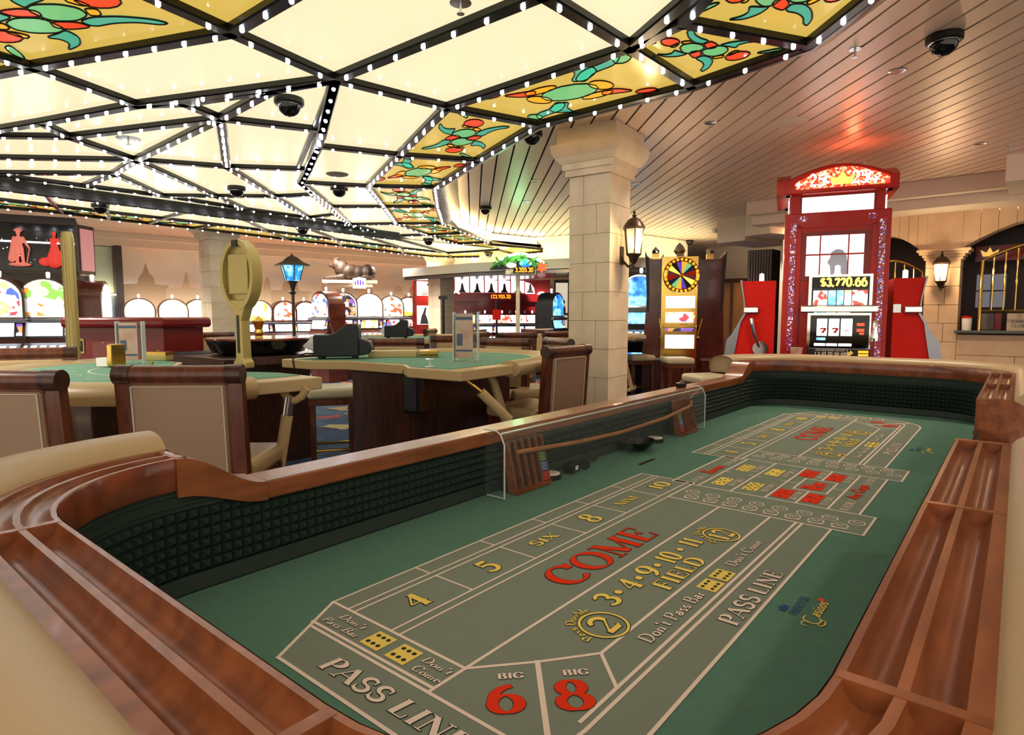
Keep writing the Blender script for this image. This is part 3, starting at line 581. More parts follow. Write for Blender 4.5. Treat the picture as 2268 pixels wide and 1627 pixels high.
for hf in (0, 1):
    def X(u): return u if not hf else u + (2 * CEN - En) - Dn - .0      # words read the same way on both ends
    b0 = Dn if not hf else 2 * CEN - En; bw = (En - Dn) / 6
    for k, (s, w, h) in enumerate((('4', .045, .058), ('5', .04, .058), ('SIX', .095, .03), ('8', .042, .06), ('NINE', .115, .03), ('10', .085, .048))):
        T(yt, s, b0 + bw * (k + .5) - w / 2, .857 - h / 2, h, w, .2, .06)
    du = 0 if not hf else (2 * CEN - Sn) - .63
    T(rt, 'COME', .985 + du, .66, .083, .39, .17, .045, grow=.02)
    fu = 0 if not hf else (2 * CEN - Sn) - .78
    for c, s, w in (((.898 + fu, .533), '2', .045), ((1.466 + fu, .54), '12', .06)):
        m_ = MB(); ring(m_, c, .043, .043, .005, z4); m_.cur = 1; ring(m_, c, .043, .043, .008, z3); flip(m_).build('number_ring', ['print_yellow', 'print_dark'], felt, off=OFF)
        T(yt, s, c[0] - w / 2, c[1] - .027, .054, w, .2, .06)
        arc_text(yt, 'Pays Double', c, .05, .017, 190, 60)
    for s, u, w in (('3', .965, .04), ('4', 1.05, .042), ('9', 1.134, .04), ('10', 1.222, .056), ('11', 1.345, .048)): T(yt, s, u + fu, .553, .05, w, .2, .06)
    for u in (1.026, 1.11, 1.194, 1.31):
        m_ = MB(); disc(m_, (u + fu, .577), .0088, .008, z4); m_.cur = 1; disc(m_, (u + fu, .577), .0105, .0095, z3); flip(m_).build('printed_dot', ['print_yellow', 'print_dark'], felt, off=OFF)
    T(yt, 'FIELD', 1.095 + fu, .503, .04, .19, .2, .06)
    T(wt, "Don't Pass Bar", .893 + fu, .441, .026, .235, .15, .06); die(yt, 1.145 + fu, .43, 1.197 + fu, .47, PIP6); die(yt, 1.209 + fu, .43, 1.26 + fu, .47, PIP6); T(wt, "Don't Come", 1.293 + fu, .444, .024, .185, .15, .06)
    T(wt, 'PASS LINE', 1.04 + fu, .351, .036, .28, .2, .055)
    lu = 0 if not hf else 1.745
    T(bt, 'PRINCESS', 1.148 + lu, .281, .015, .088, .16, .06, outline=False); T(yt, 'asinos', 1.165 + lu, .248, .024, .07, .15, .08, outline=False, slant=.25)
    m_ = MB(); ring(m_, (1.15 + lu, .256), .016, .014, .0028, z4, 20, 60, 330); ring(m_, (1.145 + lu, .24), .012, .006, .0025, z4 + 2e-5, 16, 120, 400); ring(m_, (1.128 + lu, .262), .01, .006, .0025, z4 + 4e-5, 16, -40, 220); flip(m_).build('script_initial', 'print_yellow', felt, off=OFF)
    m_ = MB(); m_.add([(1.165 + lu + .011 * x, .310 + .009 * y, z4) for x, y in ((-1, -.9), (1, -.9), (1.3, .6), (.55, 0), (0, 1.1), (-.55, 0), (-1.3, .6))], [(0, 1, 2, 3), (0, 3, 4, 5), (0, 5, 6)]); flip(m_).build('crown_mark', 'print_blue', felt, off=OFF)
    m_ = MB(); m_.add([(1.243 + lu + .008 * x, .262 + .0075 * y, z3) for x, y in ((-1, -.5), (0, -1.1), (1, -.5), (1, .5), (0, 1.1), (-1, .5))], [(0, 1, 2, 3, 4, 5)]); m_.cur = 1
    for a, b_ in ((-.5, -.4), (.5, -.4), (0, .55), (-.5, .2), (.5, .2), (0, -.2)): disc(m_, (1.243 + lu + .008 * a, .262 + .0075 * b_), .0013, .0013, z4, 6)
    flip(m_).build('dice_mark', ['print_red', 'print_white'], felt, off=OFF)
# near and far end words
for s in (1, -1):
    dxx, dyy = ((0, -1), (1, 0)) if s > 0 else ((0, 1), (-1, 0))
    def TE(mb, t, u, v, h, w, **k):      # u, v given for the near end; the far end is turned round
        uu, vv = (u, v) if s > 0 else (2 * CEN - u, v - w)
        T(mb, t, uu, vv, h, w, dx=dxx, dy=dyy, **k)
    TE(wt, 'PASS LINE', .506, .808, .036, .30, thick=.2, thin=.055, slant=.1)
    TE(wt, "Don't", .617, .915, .016, .07, slant=.2); TE(wt, 'Pass Bar', .592, .93, .016, .098, slant=.2); TE(wt, "Don't", .617, .697, .016, .062, slant=.2); TE(wt, 'Come', .592, .692, .016, .06, slant=.2)
    for v in (.772, .708):
        u0, u1 = (.591, .635) if s > 0 else (2 * CEN - .635, 2 * CEN - .591); die(yt, u0, v, u1, v + .045, PIP6b)
    q = math.sqrt(.5)
    d1, d2 = ((q, -q), (q, q)) if s > 0 else ((-q, -q), (-q, q))
    def TB(mb, t, u, v, h, w, **k):
        uu, vv = (u, v) if s > 0 else (2 * CEN - u, v)
        if s < 0: uu, vv = uu - 0, vv; T(mb, t, uu + w * q * 0, vv, h, w, dx=d1, dy=d2, **k)
        else: T(mb, t, uu, vv, h, w, dx=d1, dy=d2, **k)
    TB(wt, 'BIG', .657, .570, .014, .04, thick=.25); TB(rt, '6', .589, .528, .062, .05, thick=.2, thin=.07, grow=.012)
    TB(wt, 'BIG', .727, .500, .014, .04, thick=.25); TB(rt, '8', .657, .457, .066, .05, thick=.2, thin=.07, grow=.012)
# middle bets
for u0 in (1.905, 2.13):
    a, b_ = (PIP3, PIP3) if u0 < 2 else (PIP5, PIP5)
    die(yt, u0, .70, u0 + .048, .742, a); die(yt, u0 + .052, .70, u0 + .1, .742, a); T(wt, '10 FOR 1' if u0 < 2 else '8 FOR 1', u0 + .01, .672, .02, .115, outline=False)
    die(yt, u0, .60, u0 + .048, .645, PIP5 if u0 < 2 else PIP2); die(yt, u0 + .052, .60, u0 + .1, .645, PIP5 if u0 < 2 else PIP2); T(wt, '10 FOR 1' if u0 < 2 else '8 FOR 1', u0 + .01, .570, .02, .115, outline=False)
    uu = u0 - .02 if u0 < 2 else u0 + .055
    die(rt, uu, .503, uu + .05, .55, [(.3, .5)]); die(rt, uu + .053, .503, uu + .103, .55, [(.5, .5)]); T(wt, '30 FOR 1', uu + .0, .479 if u0 > 2 else .481, .018, .115, outline=False)
    die(rt, uu, .42, uu + .05, .466, [(.3, .5)]); die(rt, uu + .053, .42, uu + .103, .466, PIP2); T(wt, '15 FOR 1', uu + .0, .396, .018, .115, outline=False)
die(rt, 2.035, .445, 2.082, .505, PIP2); die(rt, 2.09, .447, 2.135, .483, PIP2)
T(wt, '5 FOR 1', 1.868, .782, .022, .13, outline=False); T(rt, 'Seven', 2.02, .785, .042, .135, .22, .1, grow=.02, slant=.15); T(wt, '5 FOR 1', 2.18, .782, .022, .13, outline=False)
T(wt, '8 FOR 1', 1.868, .337, .022, .12, outline=False); T(rt, 'Any Craps', 2.005, .34, .034, .185, .22, .1, grow=.02, slant=.15); T(wt, '8 FOR 1', 2.21, .337, .022, .10, outline=False)
for s in (1, -1):
    for k in range(8):
        v = .735 - k * .0605; t = (k - 3.5) / 3.5
        for (du, lab, dv) in ((.045, 'E', .012 * t + .006), (.095, 'C', -.012 * t)):
            u = mir(Sn + du, s); ring(wl, (u, v + dv), .021, .019, .0032, z2, 18); T(wt, lab, u - .008, v + dv - .009, .018, .016, .2, .08, outline=False)
        ln(wl, (mir(Sn + .025, s), v + .012 * t + .006 - .02), (mir(Sn + .02, s), v + .012 * t + .006 + .012), .006, z3)
gy.build('layout_ground', 'felt_grey', felt, off=OFF); flip(wl).build('layout_lines', 'print_white', felt, off=OFF)
o = MB().bx(1.985, 2.1, 1.03, 1.045, ZF - .01, ZF + .0012).build('money_slot', 'brass', felt, off=OFF); MB().bx(1.99, 2.095, 1.034, 1.041, ZF, ZF + .0022).build('slot_opening', 'black', felt, off=OFF)

# chip guard of clear acrylic over the dealers' bank
def crap_thing(name, label, cat, u, v, z, rz=0, group=None):
    return thing(name, label, cat, tuple(TW(u, v, z)), PI / 2 - TA + rz, group)
GU0, GU1 = 1.345, 2.83
gd = crap_thing('chip_guard', 'clear acrylic chip guard hinged along the dealers side of the craps table', 'chip guard', (GU0 + GU1) / 2, 1.14, ZF)
hl = (GU1 - GU0) / 2; f0, f1 = 0, .078
mb = MB(); mb.bx(-hl, hl, f0 - .002, f0 + .002, .0025, ZLO - ZF + .03 - .015).build('front_sheet', 'acrylic', gd)
mb = MB(); mb.prism([(-.002, .165), (.012, .195), (.03, .203), (f1, .203), (f1, .199), (.032, .199), (.015, .191), (.002, .163)], -hl, hl, 'x'); mb.build('top_sheet', 'acrylic', gd, True)
for s in (-1, 1):
    mb = MB(); mb.prism([(0, .0025), (f1 - .006, .0025), (f1 - .006, .19), (.012, .19), (0, .165)], s * hl - .002, s * hl + .002, 'x'); mb.build('end_sheet', 'acrylic', gd)
    mb = MB(); mb.tube([(s * hl, -.001, .003), (s * hl, -.001, .163), (s * hl, .013, .193), (s * hl, .03, .202), (s * hl, f1, .202)], .0028, 6); mb.tube([(s * hl, -.001, .004), (s * hl, f1 - .01, .004)], .0022, 6); mb.build('sheet_edge', 'acrylic_edge', gd, True)
MB().tube([(-hl, .012, .195), (hl, .012, .195)], .0028, 6).build('sheet_edge', 'acrylic_edge', gd, True)
mat('chip_red', '#b8362c', .5); mat('chip_blue', '#5b86b4', .5); mat('chip_green', '#5f8f6a', .5); mat('stick', '#a86f3e', .45, col2='#8a5529', vscale=10, stretch=(1, 8, 8))
def chip_rack(u, lab, s):
    t = crap_thing('chip_rack', lab, 'chip rack', u, 1.172, ZF + .002, 0)
    L, D, Hh = .17, .05, .155
    base = MB(); base.prism([(-.025, 0), (.028, 0), (.028, Hh), (.014, Hh)], -L / 2, L / 2, 'x'); base.build('rack_body', 'wood_dark', t)
    import itertools
    for k in range(6):
        x = -L / 2 + L * k / 5; p = MB(); p.prism([(-.036, 0), (.0, 0), (.02, Hh), (.004, Hh)], x - .0025, x + .0025, 'x'); p.build('rack_rib', 'wood', t)
    MB().bx(-L / 2, L / 2, -.036, -.02, 0, .012).build('rack_lip', 'wood', t)
    ang = math.atan2(.039, Hh)
    for j, cc in enumerate(('chip_red', 'chip_blue', 'chip_green')):
        st = MB(); x = s * (L / 2 - L / 10); z0 = .016 + j * .03
        for i in range(3):
            zz = z0 + i * .009; y = -.026 + (zz) * math.tan(ang); st.lathe([(.0135, 0), (.0145, .001), (.0145, .007), (.0135, .008)], 14, (x, y, zz))
        st.build('chip_stack', cc, t, True)
    return t
chip_rack(1.49, 'dark wooden chip rack at the near end of the acrylic guard', 1); chip_rack(2.66, 'dark wooden chip rack at the far end of the acrylic guard', -1)
o = crap_thing('dice_stick', 'long bent wooden dice stick leaning inside the acrylic chip guard', 'dice stick', 2.08, 1.152, ZF)
MB().tube([(-.66, .0, .128), (-.3, .0, .105), (0, 0, .096), (.35, 0, .103), (.6, .004, .121), (.625, .004, .127), (.63, .004, .15)], .007, 8).build('stick', 'stick', o, True)
def puck(u, v, lab):
    t = crap_thing('dealer_puck', lab, 'puck', u, v, ZF + .0003); MB().lathe([(.034, 0), (.036, .002), (.036, .014), (.034, .016)], 24).build('puck_body', 'black', t, True)
    MB().lathe([(.031, .0161), (.031, .0185), (.029, .0195), (.0, .0195)], 24).build('puck_face', 'white', t, True); MB().lathe([(.02, .0196), (.02, .0206), (0, .0206)], 16).build('puck_centre', 'print_cream', t)
puck(1.63, 1.178, 'white dealer puck beside the near chip rack'); puck(2.40, 1.182, 'white dealer puck lying by the far chip rack')
t = crap_thing('dice_tube', 'clear plastic dice tube with metal cap lying inside the chip guard', 'dice tube', 1.86, 1.175, ZF + .02, .35)
MB().tube([(-.07, 0, 0), (.07, 0, 0)], .0185, 14).build('tube', 'acrylic', t, True); MB().tube([(.066, 0, 0), (.074, 0, 0)], .0195, 14).build('cap', 'darkgrey', t, True); MB().tube([(-.07, 0, 0), (-.064, 0, 0)], .0195, 14).build('cap', 'darkgrey', t, True)
t = crap_thing('dice_bowl', 'small dark dice bowl on the felt under the chip guard', 'bowl', 2.2, 1.165, ZF + .001); MB().lathe([(.03, 0), (.05, .012), (.066, .03), (.07, .04), (.066, .04), (.05, .018), (.0, .008)], 20, sx=1.25).build('bowl', 'black', t, True)
t = crap_thing('dice_box', 'small black dice box with a pale label under the chip guard', 'box', 1.74, 1.17, ZF + .001, .2); box('case', 'black', (0, 0, .016), (.06, .04, .032), t, bev=.004); box('label_plate', 'white', (0, -.0207, .017), (.022, .002, .014), t)
t = crap_thing('microphone_knob', 'small black round knob fixed at the far end of the dealers rail', 'knob', 2.83, 1.262, ZLO - .004); MB().lathe([(.02, 0), (.026, .01), (.024, .026), (.0, .032)], 16).build('knob_body', 'black', t, True); MB().lathe([(.006, .033), (.006, .037), (0, .038)], 10).build('knob_cap', 'chrome', t, True)
# ------------------------------------------------------------------ ceiling fittings
def dome(px, py, z, lab, k=1., grp='dome cameras'):
    p = W(px, py, z); t = thing('dome_camera', lab, 'security camera', (p.x, p.y, z), 0, grp)
    MB().lathe([(.092 * k, .0), (.095 * k, -.01 * k), (.095 * k, -.035 * k), (.085 * k, -.045 * k)][::-1], 22).build('housing', 'black', t, True)
    MB().lathe([(.0, -.115 * k), (.03 * k, -.11 * k), (.055 * k, -.093 * k), (.07 * k, -.07 * k), (.074 * k, -.045 * k)], 20).build('dome', 'blackgloss', t, True)
    MB().lathe([(.074 * k, -.05 * k), (.079 * k, -.048 * k), (.079 * k, -.043 * k)], 20).build('rim', 'chrome', t, True)
dome(640, 218, ZC, 'big black dome camera on the white glass left of the middle'); dome(524, 413, ZC, 'black dome camera on the glass canopy above the gold display paddle'); dome(751, 413, ZC, 'black dome camera on the canopy beside the round speaker')
dome(222, 452, ZL, 'black dome camera at the canopy edge above the statue sign'); dome(670, 503, ZL, 'black dome camera on the canopy above the blue street lamp'); dome(949, 528, ZL, 'black dome camera on the canopy above the second farthest column'); dome(1082, 558, ZL, 'black dome camera at the far end of the canopy')
dome(1178, 292, ZS, 'black dome camera under the slats beside the canopy corner'); dome(1075, 458, ZS, 'black dome camera under the slats near the cove light'); dome(1238, 524, ZS, 'small black dome camera hidden behind the big column edge', .8); dome(2092, 78, ZS, 'large black dome camera on the slat ceiling at the upper right'); dome(1527, 532, ZS, 'black dome camera above the wheel slot machine', .9); dome(868, 576, ZS, 'black dome camera on the slats right of the lion', .9)
mat('lamp_disc', '#fff4e6', .4, emit='#ffd9b8', es=2.4)
for i, p in enumerate(DOWN):
    t = thing('downlight', DOWNL[i], 'downlight', (p.x, p.y, ZS), 0, 'recessed downlights in the slat ceiling')
    MB().lathe([(.035, -.002), (.05, -.006), (.056, -.003), (.056, .004)], 20).build('trim_ring', 'steel', t, True); MB().lathe([(.0, -.0015), (.036, -.0015), (.036, .004)], 18).build('lens', 'lamp_disc', t, True)
def plate(px, py, z, r, lab, m, cat='ceiling speaker', name='ceiling_speaker'):
    p = W(px, py, z); t = thing(name, lab, cat, (p.x, p.y, z)); MB().lathe([(0, -.014), (r * .35, -.012), (r * .9, -.01), (r, -.004), (r, .001)], 28).build('grille', m, t, True); MB().lathe([(0, -.019), (r * .22, -.018), (r * .25, -.012)], 20).build('cone', m, t, True)
mat('speaker_grey', '#9b9688', .6); mat('speaker_cream', '#d9c6ac', .5)
plate(1748, 270, ZS, .15, 'round cream speaker disc on the slat ceiling', 'speaker_cream'); plate(747, 385, ZC, .11, 'round grey speaker disc on the glass canopy', 'speaker_grey'); plate(1284, 441, ZS, .09, 'round cream speaker disc near the big column', 'speaker_cream')
def sprinkler(px, py, z, lab, r=.035):
    p = W(px, py, z); t = thing('sprinkler', lab, 'sprinkler', (p.x, p.y, z)); MB().lathe([(0, -.006), (r, -.004), (r, .001)], 18).build('escutcheon', 'steel', t, True); MB().lathe([(.018, -.052), (.018, -.048), (.006, -.045), (.007, -.005)], 10).build('head', 'steel', t, True)
sprinkler(1894, 108, ZS, 'small steel sprinkler between slats near the canopy corner'); sprinkler(2238, 322, ZS, 'small steel sprinkler at the right edge of the slats'); sprinkler(284, 306, ZC, 'sprinkler with a wide plate on the left of the glass canopy', .09); sprinkler(1020, 5, ZC, 'sprinkler at the top edge of the glass canopy', .05)
p = W(1582, 508, ZS); t = thing('smoke_detector', 'white round smoke detector on the far slats', 'smoke detector', (p.x, p.y, ZS)); MB().lathe([(0, -.07), (.05, -.065), (.075, -.03), (.08, .0)], 18).build('case', 'white', t, True)

# ------------------------------------------------------------------ columns and lanterns
CCOL = math.radians(-35)
colmeshes = {}
def column(px, pyc, Y, lab, rz=CCOL, w=.40, top=ZS - .0):
    p = WY(px, pyc, Y); t = thing('stone_column', lab, 'column', (p.x, p.y, 0), rz, 'stone columns'); h = w / 2; CH = .252; zc = 2.52
    MB().bx(-h + .008, h - .008, -h + .008, h - .008, 0, zc).build('core', 'stone_j', t)
    n = 10
    for i in range(n):
        z0, z1_ = i * CH, (i + 1) * CH - .004; sgn = (-.06 if i % 2 else .07)
        for a in (0, 1):
            x0, x1 = (-h, sgn - .002) if a == 0 else (sgn + .002, h)
            key = (w, i % 2, a)
            if key in colmeshes: o = bpy.data.objects.new('stone_block', colmeshes[key]); COL.objects.link(o); o.parent = t
            else: o = MB().bx(x0, x1, -h, h, 0, CH - .004).build('stone_block', 'stone', t); colmeshes[key] = o.data
            o.location = (0, 0, z0)
    def sq(z, e): return [(-h - e, -h - e, z), (h + e, -h - e, z), (h + e, h + e, z), (-h - e, h + e, z)]
    prof = [(zc, .005), (zc, .03), (zc + .055, .03), (zc + .055, .05), (zc + .11, .05), (zc + .11, .062), (zc + .135, .085), (zc + .165, .105), (zc + .205, .122), (zc + .25, .128), (zc + .27, .128), (zc + .27, .09), (top, .085)]
    mb = MB(); vs = []; fs = []
    for z, e in prof: vs += sq(z, e)
    for i in range(len(prof) - 1):
        for k in range(4): fs.append((4 * i + k, 4 * i + (k + 1) % 4, 4 * i + 4 + (k + 1) % 4, 4 * i + 4 + k))
    fs += [(3, 2, 1, 0), tuple(range(4 * len(prof) - 4, 4 * len(prof)))]
    mb.add(vs, fs).build('capital', 'stone', t, True, ang=25); return t
col_big = column(1326, 700, 5.62, 'large beige stone column right of the canopy with a lantern'); col_l = column(485, 650, 10.2, 'stone column in front of the skyline mural on the left', math.radians(-42), .42); col_m = column(977, 650, 14.2, 'distant stone column in front of the red bus slots', math.radians(-42), .42)
mat('lantern_metal', '#4a3b2c', .4, .6); mat('lantern_glass', '#ffe6b8', .2, emit='#ffcf80', es=.9, alpha=.5); mat('lantern_glow', '#ffffff', .3, emit='#fff0d0', es=9)
def lantern(loc, rz, lab, e=18):
    t = thing('wall_lantern', lab, 'lantern', loc, rz, 'wall lanterns'); n = 6; cy = -.12
    def hexp(r, a=PI / 6): return [(r * math.cos(2 * PI * k / n + a), cy + r * math.sin(2 * PI * k / n + a)) for k in range(n)]
    def frust(z0, r0, z1_, r1):
        mb = MB(); a, b_ = hexp(r0), hexp(r1); mb.add([(x, y, z0) for x, y in a] + [(x, y, z1_) for x, y in b_], [tuple(range(6))[::-1], tuple(range(6, 12))] + [(k, (k + 1) % 6, 6 + (k + 1) % 6, 6 + k) for k in range(6)]); return mb
    a, b_ = hexp(.062), hexp(.085)
    for k in range(n):
        k2 = (k + 1) % n; mb = MB(); mb.add([(a[k][0], a[k][1], -.11), (a[k2][0], a[k2][1], -.11), (b_[k2][0], b_[k2][1], .10), (b_[k][0], b_[k][1], .10)], [(0, 1, 2, 3)]); mb.build('glass_pane', 'lantern_glass', t)
        MB().tube([(a[k][0] * 1.04, cy + (a[k][1] - cy) * 1.04, -.115), (b_[k][0] * 1.04, cy + (b_[k][1] - cy) * 1.04, .105)], .006, 5).build('corner_rib', 'lantern_metal', t)
    frust(.10, .105, .12, .105).build('eave', 'lantern_metal', t)
    MB().lathe([(.098, .12), (.08, .15), (.055, .185), (.03, .2), (.012, .205), (.02, .22), (.008, .235), (.014, .25), (.0, .275)], 12, (0, cy, 0)).build('roof', 'lantern_metal', t, True)
    MB().lathe([(.0, -.24), (.015, -.225), (.012, -.2), (.03, -.18), (.045, -.14), (.068, -.115), (.066, -.108)], 12, (0, cy, 0)).build('tail', 'lantern_metal', t, True)
    MB().tube([(0, cy, -.2), (0, cy + .05, -.22), (0, -.02, -.17), (0, -.01, -.12)], .012, 7).build('bracket', 'lantern_metal', t, True); box('back_plate', 'lantern_metal', (0, -.0085, -.12), (.06, .015, .16), t, bev=.005)
    MB().ball((0, cy, -.02), .032, 10, 8, (1, 1, 1.5)).build('lamp_bulb', 'lantern_glow', t, True)
    p = Vector(loc) + Matrix.Rotation(rz, 3, 'Z') @ Vector((0, cy - .13, .02)); lamp_point(tuple(p), e, (1, .72, .42), .05)
def face_pt(col, side, off=0., z=1.86, w=.40):
    m = Matrix.Rotation(col.rotation_euler.z, 3, 'Z'); d = {'r': Vector((w / 2, off, 0)), 'n': Vector((off, -w / 2, 0)), 'l': Vector((-w / 2, off, 0))}[side]; q = Vector(col.location) + m @ d; return (q.x, q.y, z), col.rotation_euler.z + {'r': PI / 2, 'n': 0, 'l': -PI / 2}[side]
a, b_ = face_pt(col_big, 'r', .03, WY(1385, 535, 5.5).z); lantern(a, b_, 'black lantern glowing on the right face of the large column', 9)
a, b_ = face_pt(col_l, 'l', 0, WY(443, 620, 10.1).z, .42); lantern(a, b_, 'glowing lantern on the left column by the mural', 12)
a, b_ = face_pt(col_m, 'l', -.02, WY(962, 640, 14).z, .42); lantern(a, b_, 'small glowing lantern on the distant column', 12)

# ------------------------------------------------------------------ chairs and stools
def make_chair():
    t = thing('gaming_chair', 'x', 'chair'); w = .198
    for sx in (-1, 1):
        MB().prism([(-.25, 0), (-.205, 0), (-.19, .66), (-.225, 1.08), (-.265, 1.08), (-.235, .66)], sx * w - .029, sx * w + .029, 'x').build('back_post', 'wood_chair', t)
        MB().prism([(.165, 0), (.205, 0), (.21, .66), (.16, .66)], sx * w - .0225, sx * w + .0225, 'x').build('leg', 'wood_chair', t)
        MB().bx(sx * w - .012, sx * w + .012, -.2, .17, .24, .275).build('stretcher', 'wood_chair', t)
        MB().tube([(sx * w - .03, -.248, 1.085), (sx * w + .03, -.248, 1.085)], .037, 14).build('crest_end', 'wood_dark', t, True)
    MB().tube([(-w + .028, -.248, 1.085), (w - .028, -.248, 1.085)], .034, 14).build('crest_rail', 'wood_chair', t, True)
    o = MB().prism([(-.266, 1.045), (-.222, 1.045), (-.228, 1.08), (-.27, 1.08)], -w + .02, w - .02, 'x').build('upper_rail', 'wood_chair', t)
    o = MB().prism([(-.24, .54), (-.195, .54), (-.198, .605), (-.243, .605)], -w + .02, w - .02, 'x').build('lower_rail', 'wood_chair', t)
    def pad(y0, y1, nm, m):
        o = MB().prism([(y0[0], .60), (y0[1], .60), (y1[1], 1.05), (y1[0], 1.05)], -w + .027, w - .027, 'x').build(nm, m, t); bevel(o, .012, 3); return o
    o = pad((-.244, -.222), (-.274, -.25), 'back_panel', 'leather_brown')
    y = lambda z: -.247 - (z - .60) * .067
    MB().tube([(-w + .036, y(.61), .61), (w - .036, y(.61), .61), (w - .036, y(1.042), 1.042), (-w + .036, y(1.042), 1.042), (-w + .036, y(.61), .61)], .0038, 6).build('piping', 'leather_pale', o, True)
    pad((-.218, -.18), (-.24, -.2), 'back_cushion', 'leather')
    bevel(MB().bx(-.215, .215, -.175, .225, .60, .66).build('seat_frame', 'wood_chair', t), .008)
    bevel(MB().bx(-.225, .225, -.17, .24, .655, .735).build('seat_cushion', 'leather', t), .03, 4)
    MB().bx(-.17, .17, -.235, -.21, .3, .335).build('stretcher', 'wood_chair', t); MB().tube([(-.185, .185, .3), (.185, .185, .3)], .014, 10).build('foot_rail', 'brass', t, True)
    return t
chair0 = make_chair(); first = [True]
def chair(x, y, rz, lab, s=1., grp='wood and leather gaming chairs'):
    c = chair0 if first[0] else dup(chair0); first[0] = False; c.location = (x, y, 0); c.rotation_euler = (0, 0, rz); c.scale = (s, s, s if s == 1 else 1); tag(c, lab, 'chair', grp); return c
def cpx(px, py, rz, lab, z=1.12, dz=0., **k):      # the crest rail's centre stands at that pixel
    p = W(px, py, z); d = Matrix.Rotation(rz, 3, 'Z') @ Vector((0, .248, 0)); return chair(p.x + d.x, p.y + d.y, rz, lab, **k)
cpx(397, 808, math.radians(3), 'brown leather chair back nearest the camera, right of two')
cpx(-12, 819, math.radians(-2), 'brown leather chair back cut by the left edge of the photo')
cpx(62, 769, math.radians(205), 'chair on the far side of the left card table')
cpx(1257, 764, math.radians(50), 'wooden backed chair between the middle card table and the large column')
cpx(1120, 748, math.radians(150), 'chair facing us behind the middle card table'); cpx(1236, 748, math.radians(112), 'chair facing us just left of the large column')
cpx(877, 748, math.radians(185), 'wide chair behind the chip tray of the middle table'); cpx(1005, 742, math.radians(200), 'chair behind the leaflet holder of the middle table')
cpx(1146, 735, math.radians(20), 'chair with a reddish crest two rows behind the middle table'); cpx(1238, 733, math.radians(35), 'chair with a reddish crest half hidden by the large column'); cpx(1056, 735, math.radians(60), 'chair seen edge on behind the leaflet holder')
cpx(953, 728, math.radians(80), 'distant chair left of the far column'); cpx(1190, 727.5, math.radians(170), 'distant chair below the red bus slots'); cpx(1040, 729, math.radians(190), 'distant chair between column and neon pole')
cpx(470, 735, math.radians(200), 'distant chair beside the left column', z=1.12)
def stool(px, py, zseat, lab, rz=0, Y=None, brass=True):
    p = W(px, py, zseat) if Y is None else WY(px, py, Y); t = thing('bar_stool', lab, 'stool', (p.x, p.y, 0), rz, 'backless stools'); h = zseat
    bevel(MB().bx(-.19, .19, -.19, .19, h - .09, h).build('seat_cushion', 'leather_pale', t), .035, 4); MB().bx(-.18, .18, -.18, .18, h - .14, h - .088).build('seat_frame', 'wood_chair', t)
    for sx in (-1, 1):
        for sy in (-1, 1): MB().bx(sx * .15 - .02, sx * .15 + .02, sy * .15 - .02, sy * .15 + .02, 0, h - .13).build('leg', 'wood_chair', t)
        MB().bx(sx * .15 - .01, sx * .15 + .01, -.14, .14, .2, .23).build('stretcher', 'wood_chair', t)
        MB().tube([(-.15, sx * .15, .24), (.15, sx * .15, .24)], .012, 8).build('foot_rail', 'brass' if brass else 'wood_chair', t, True)
stool(735, 853, .74, 'backless stool standing between the two card tables', .3); stool(1500, 797, .72, 'pale leather stool in front of the wheel slot machine', .1, Y=8.6); stool(1415, 797, .72, 'pale leather stool below the blue video slots', .2, Y=9.2)
stool(1565, 832, .70, 'rounded pale stool just behind the craps rail', .3, Y=6.3)

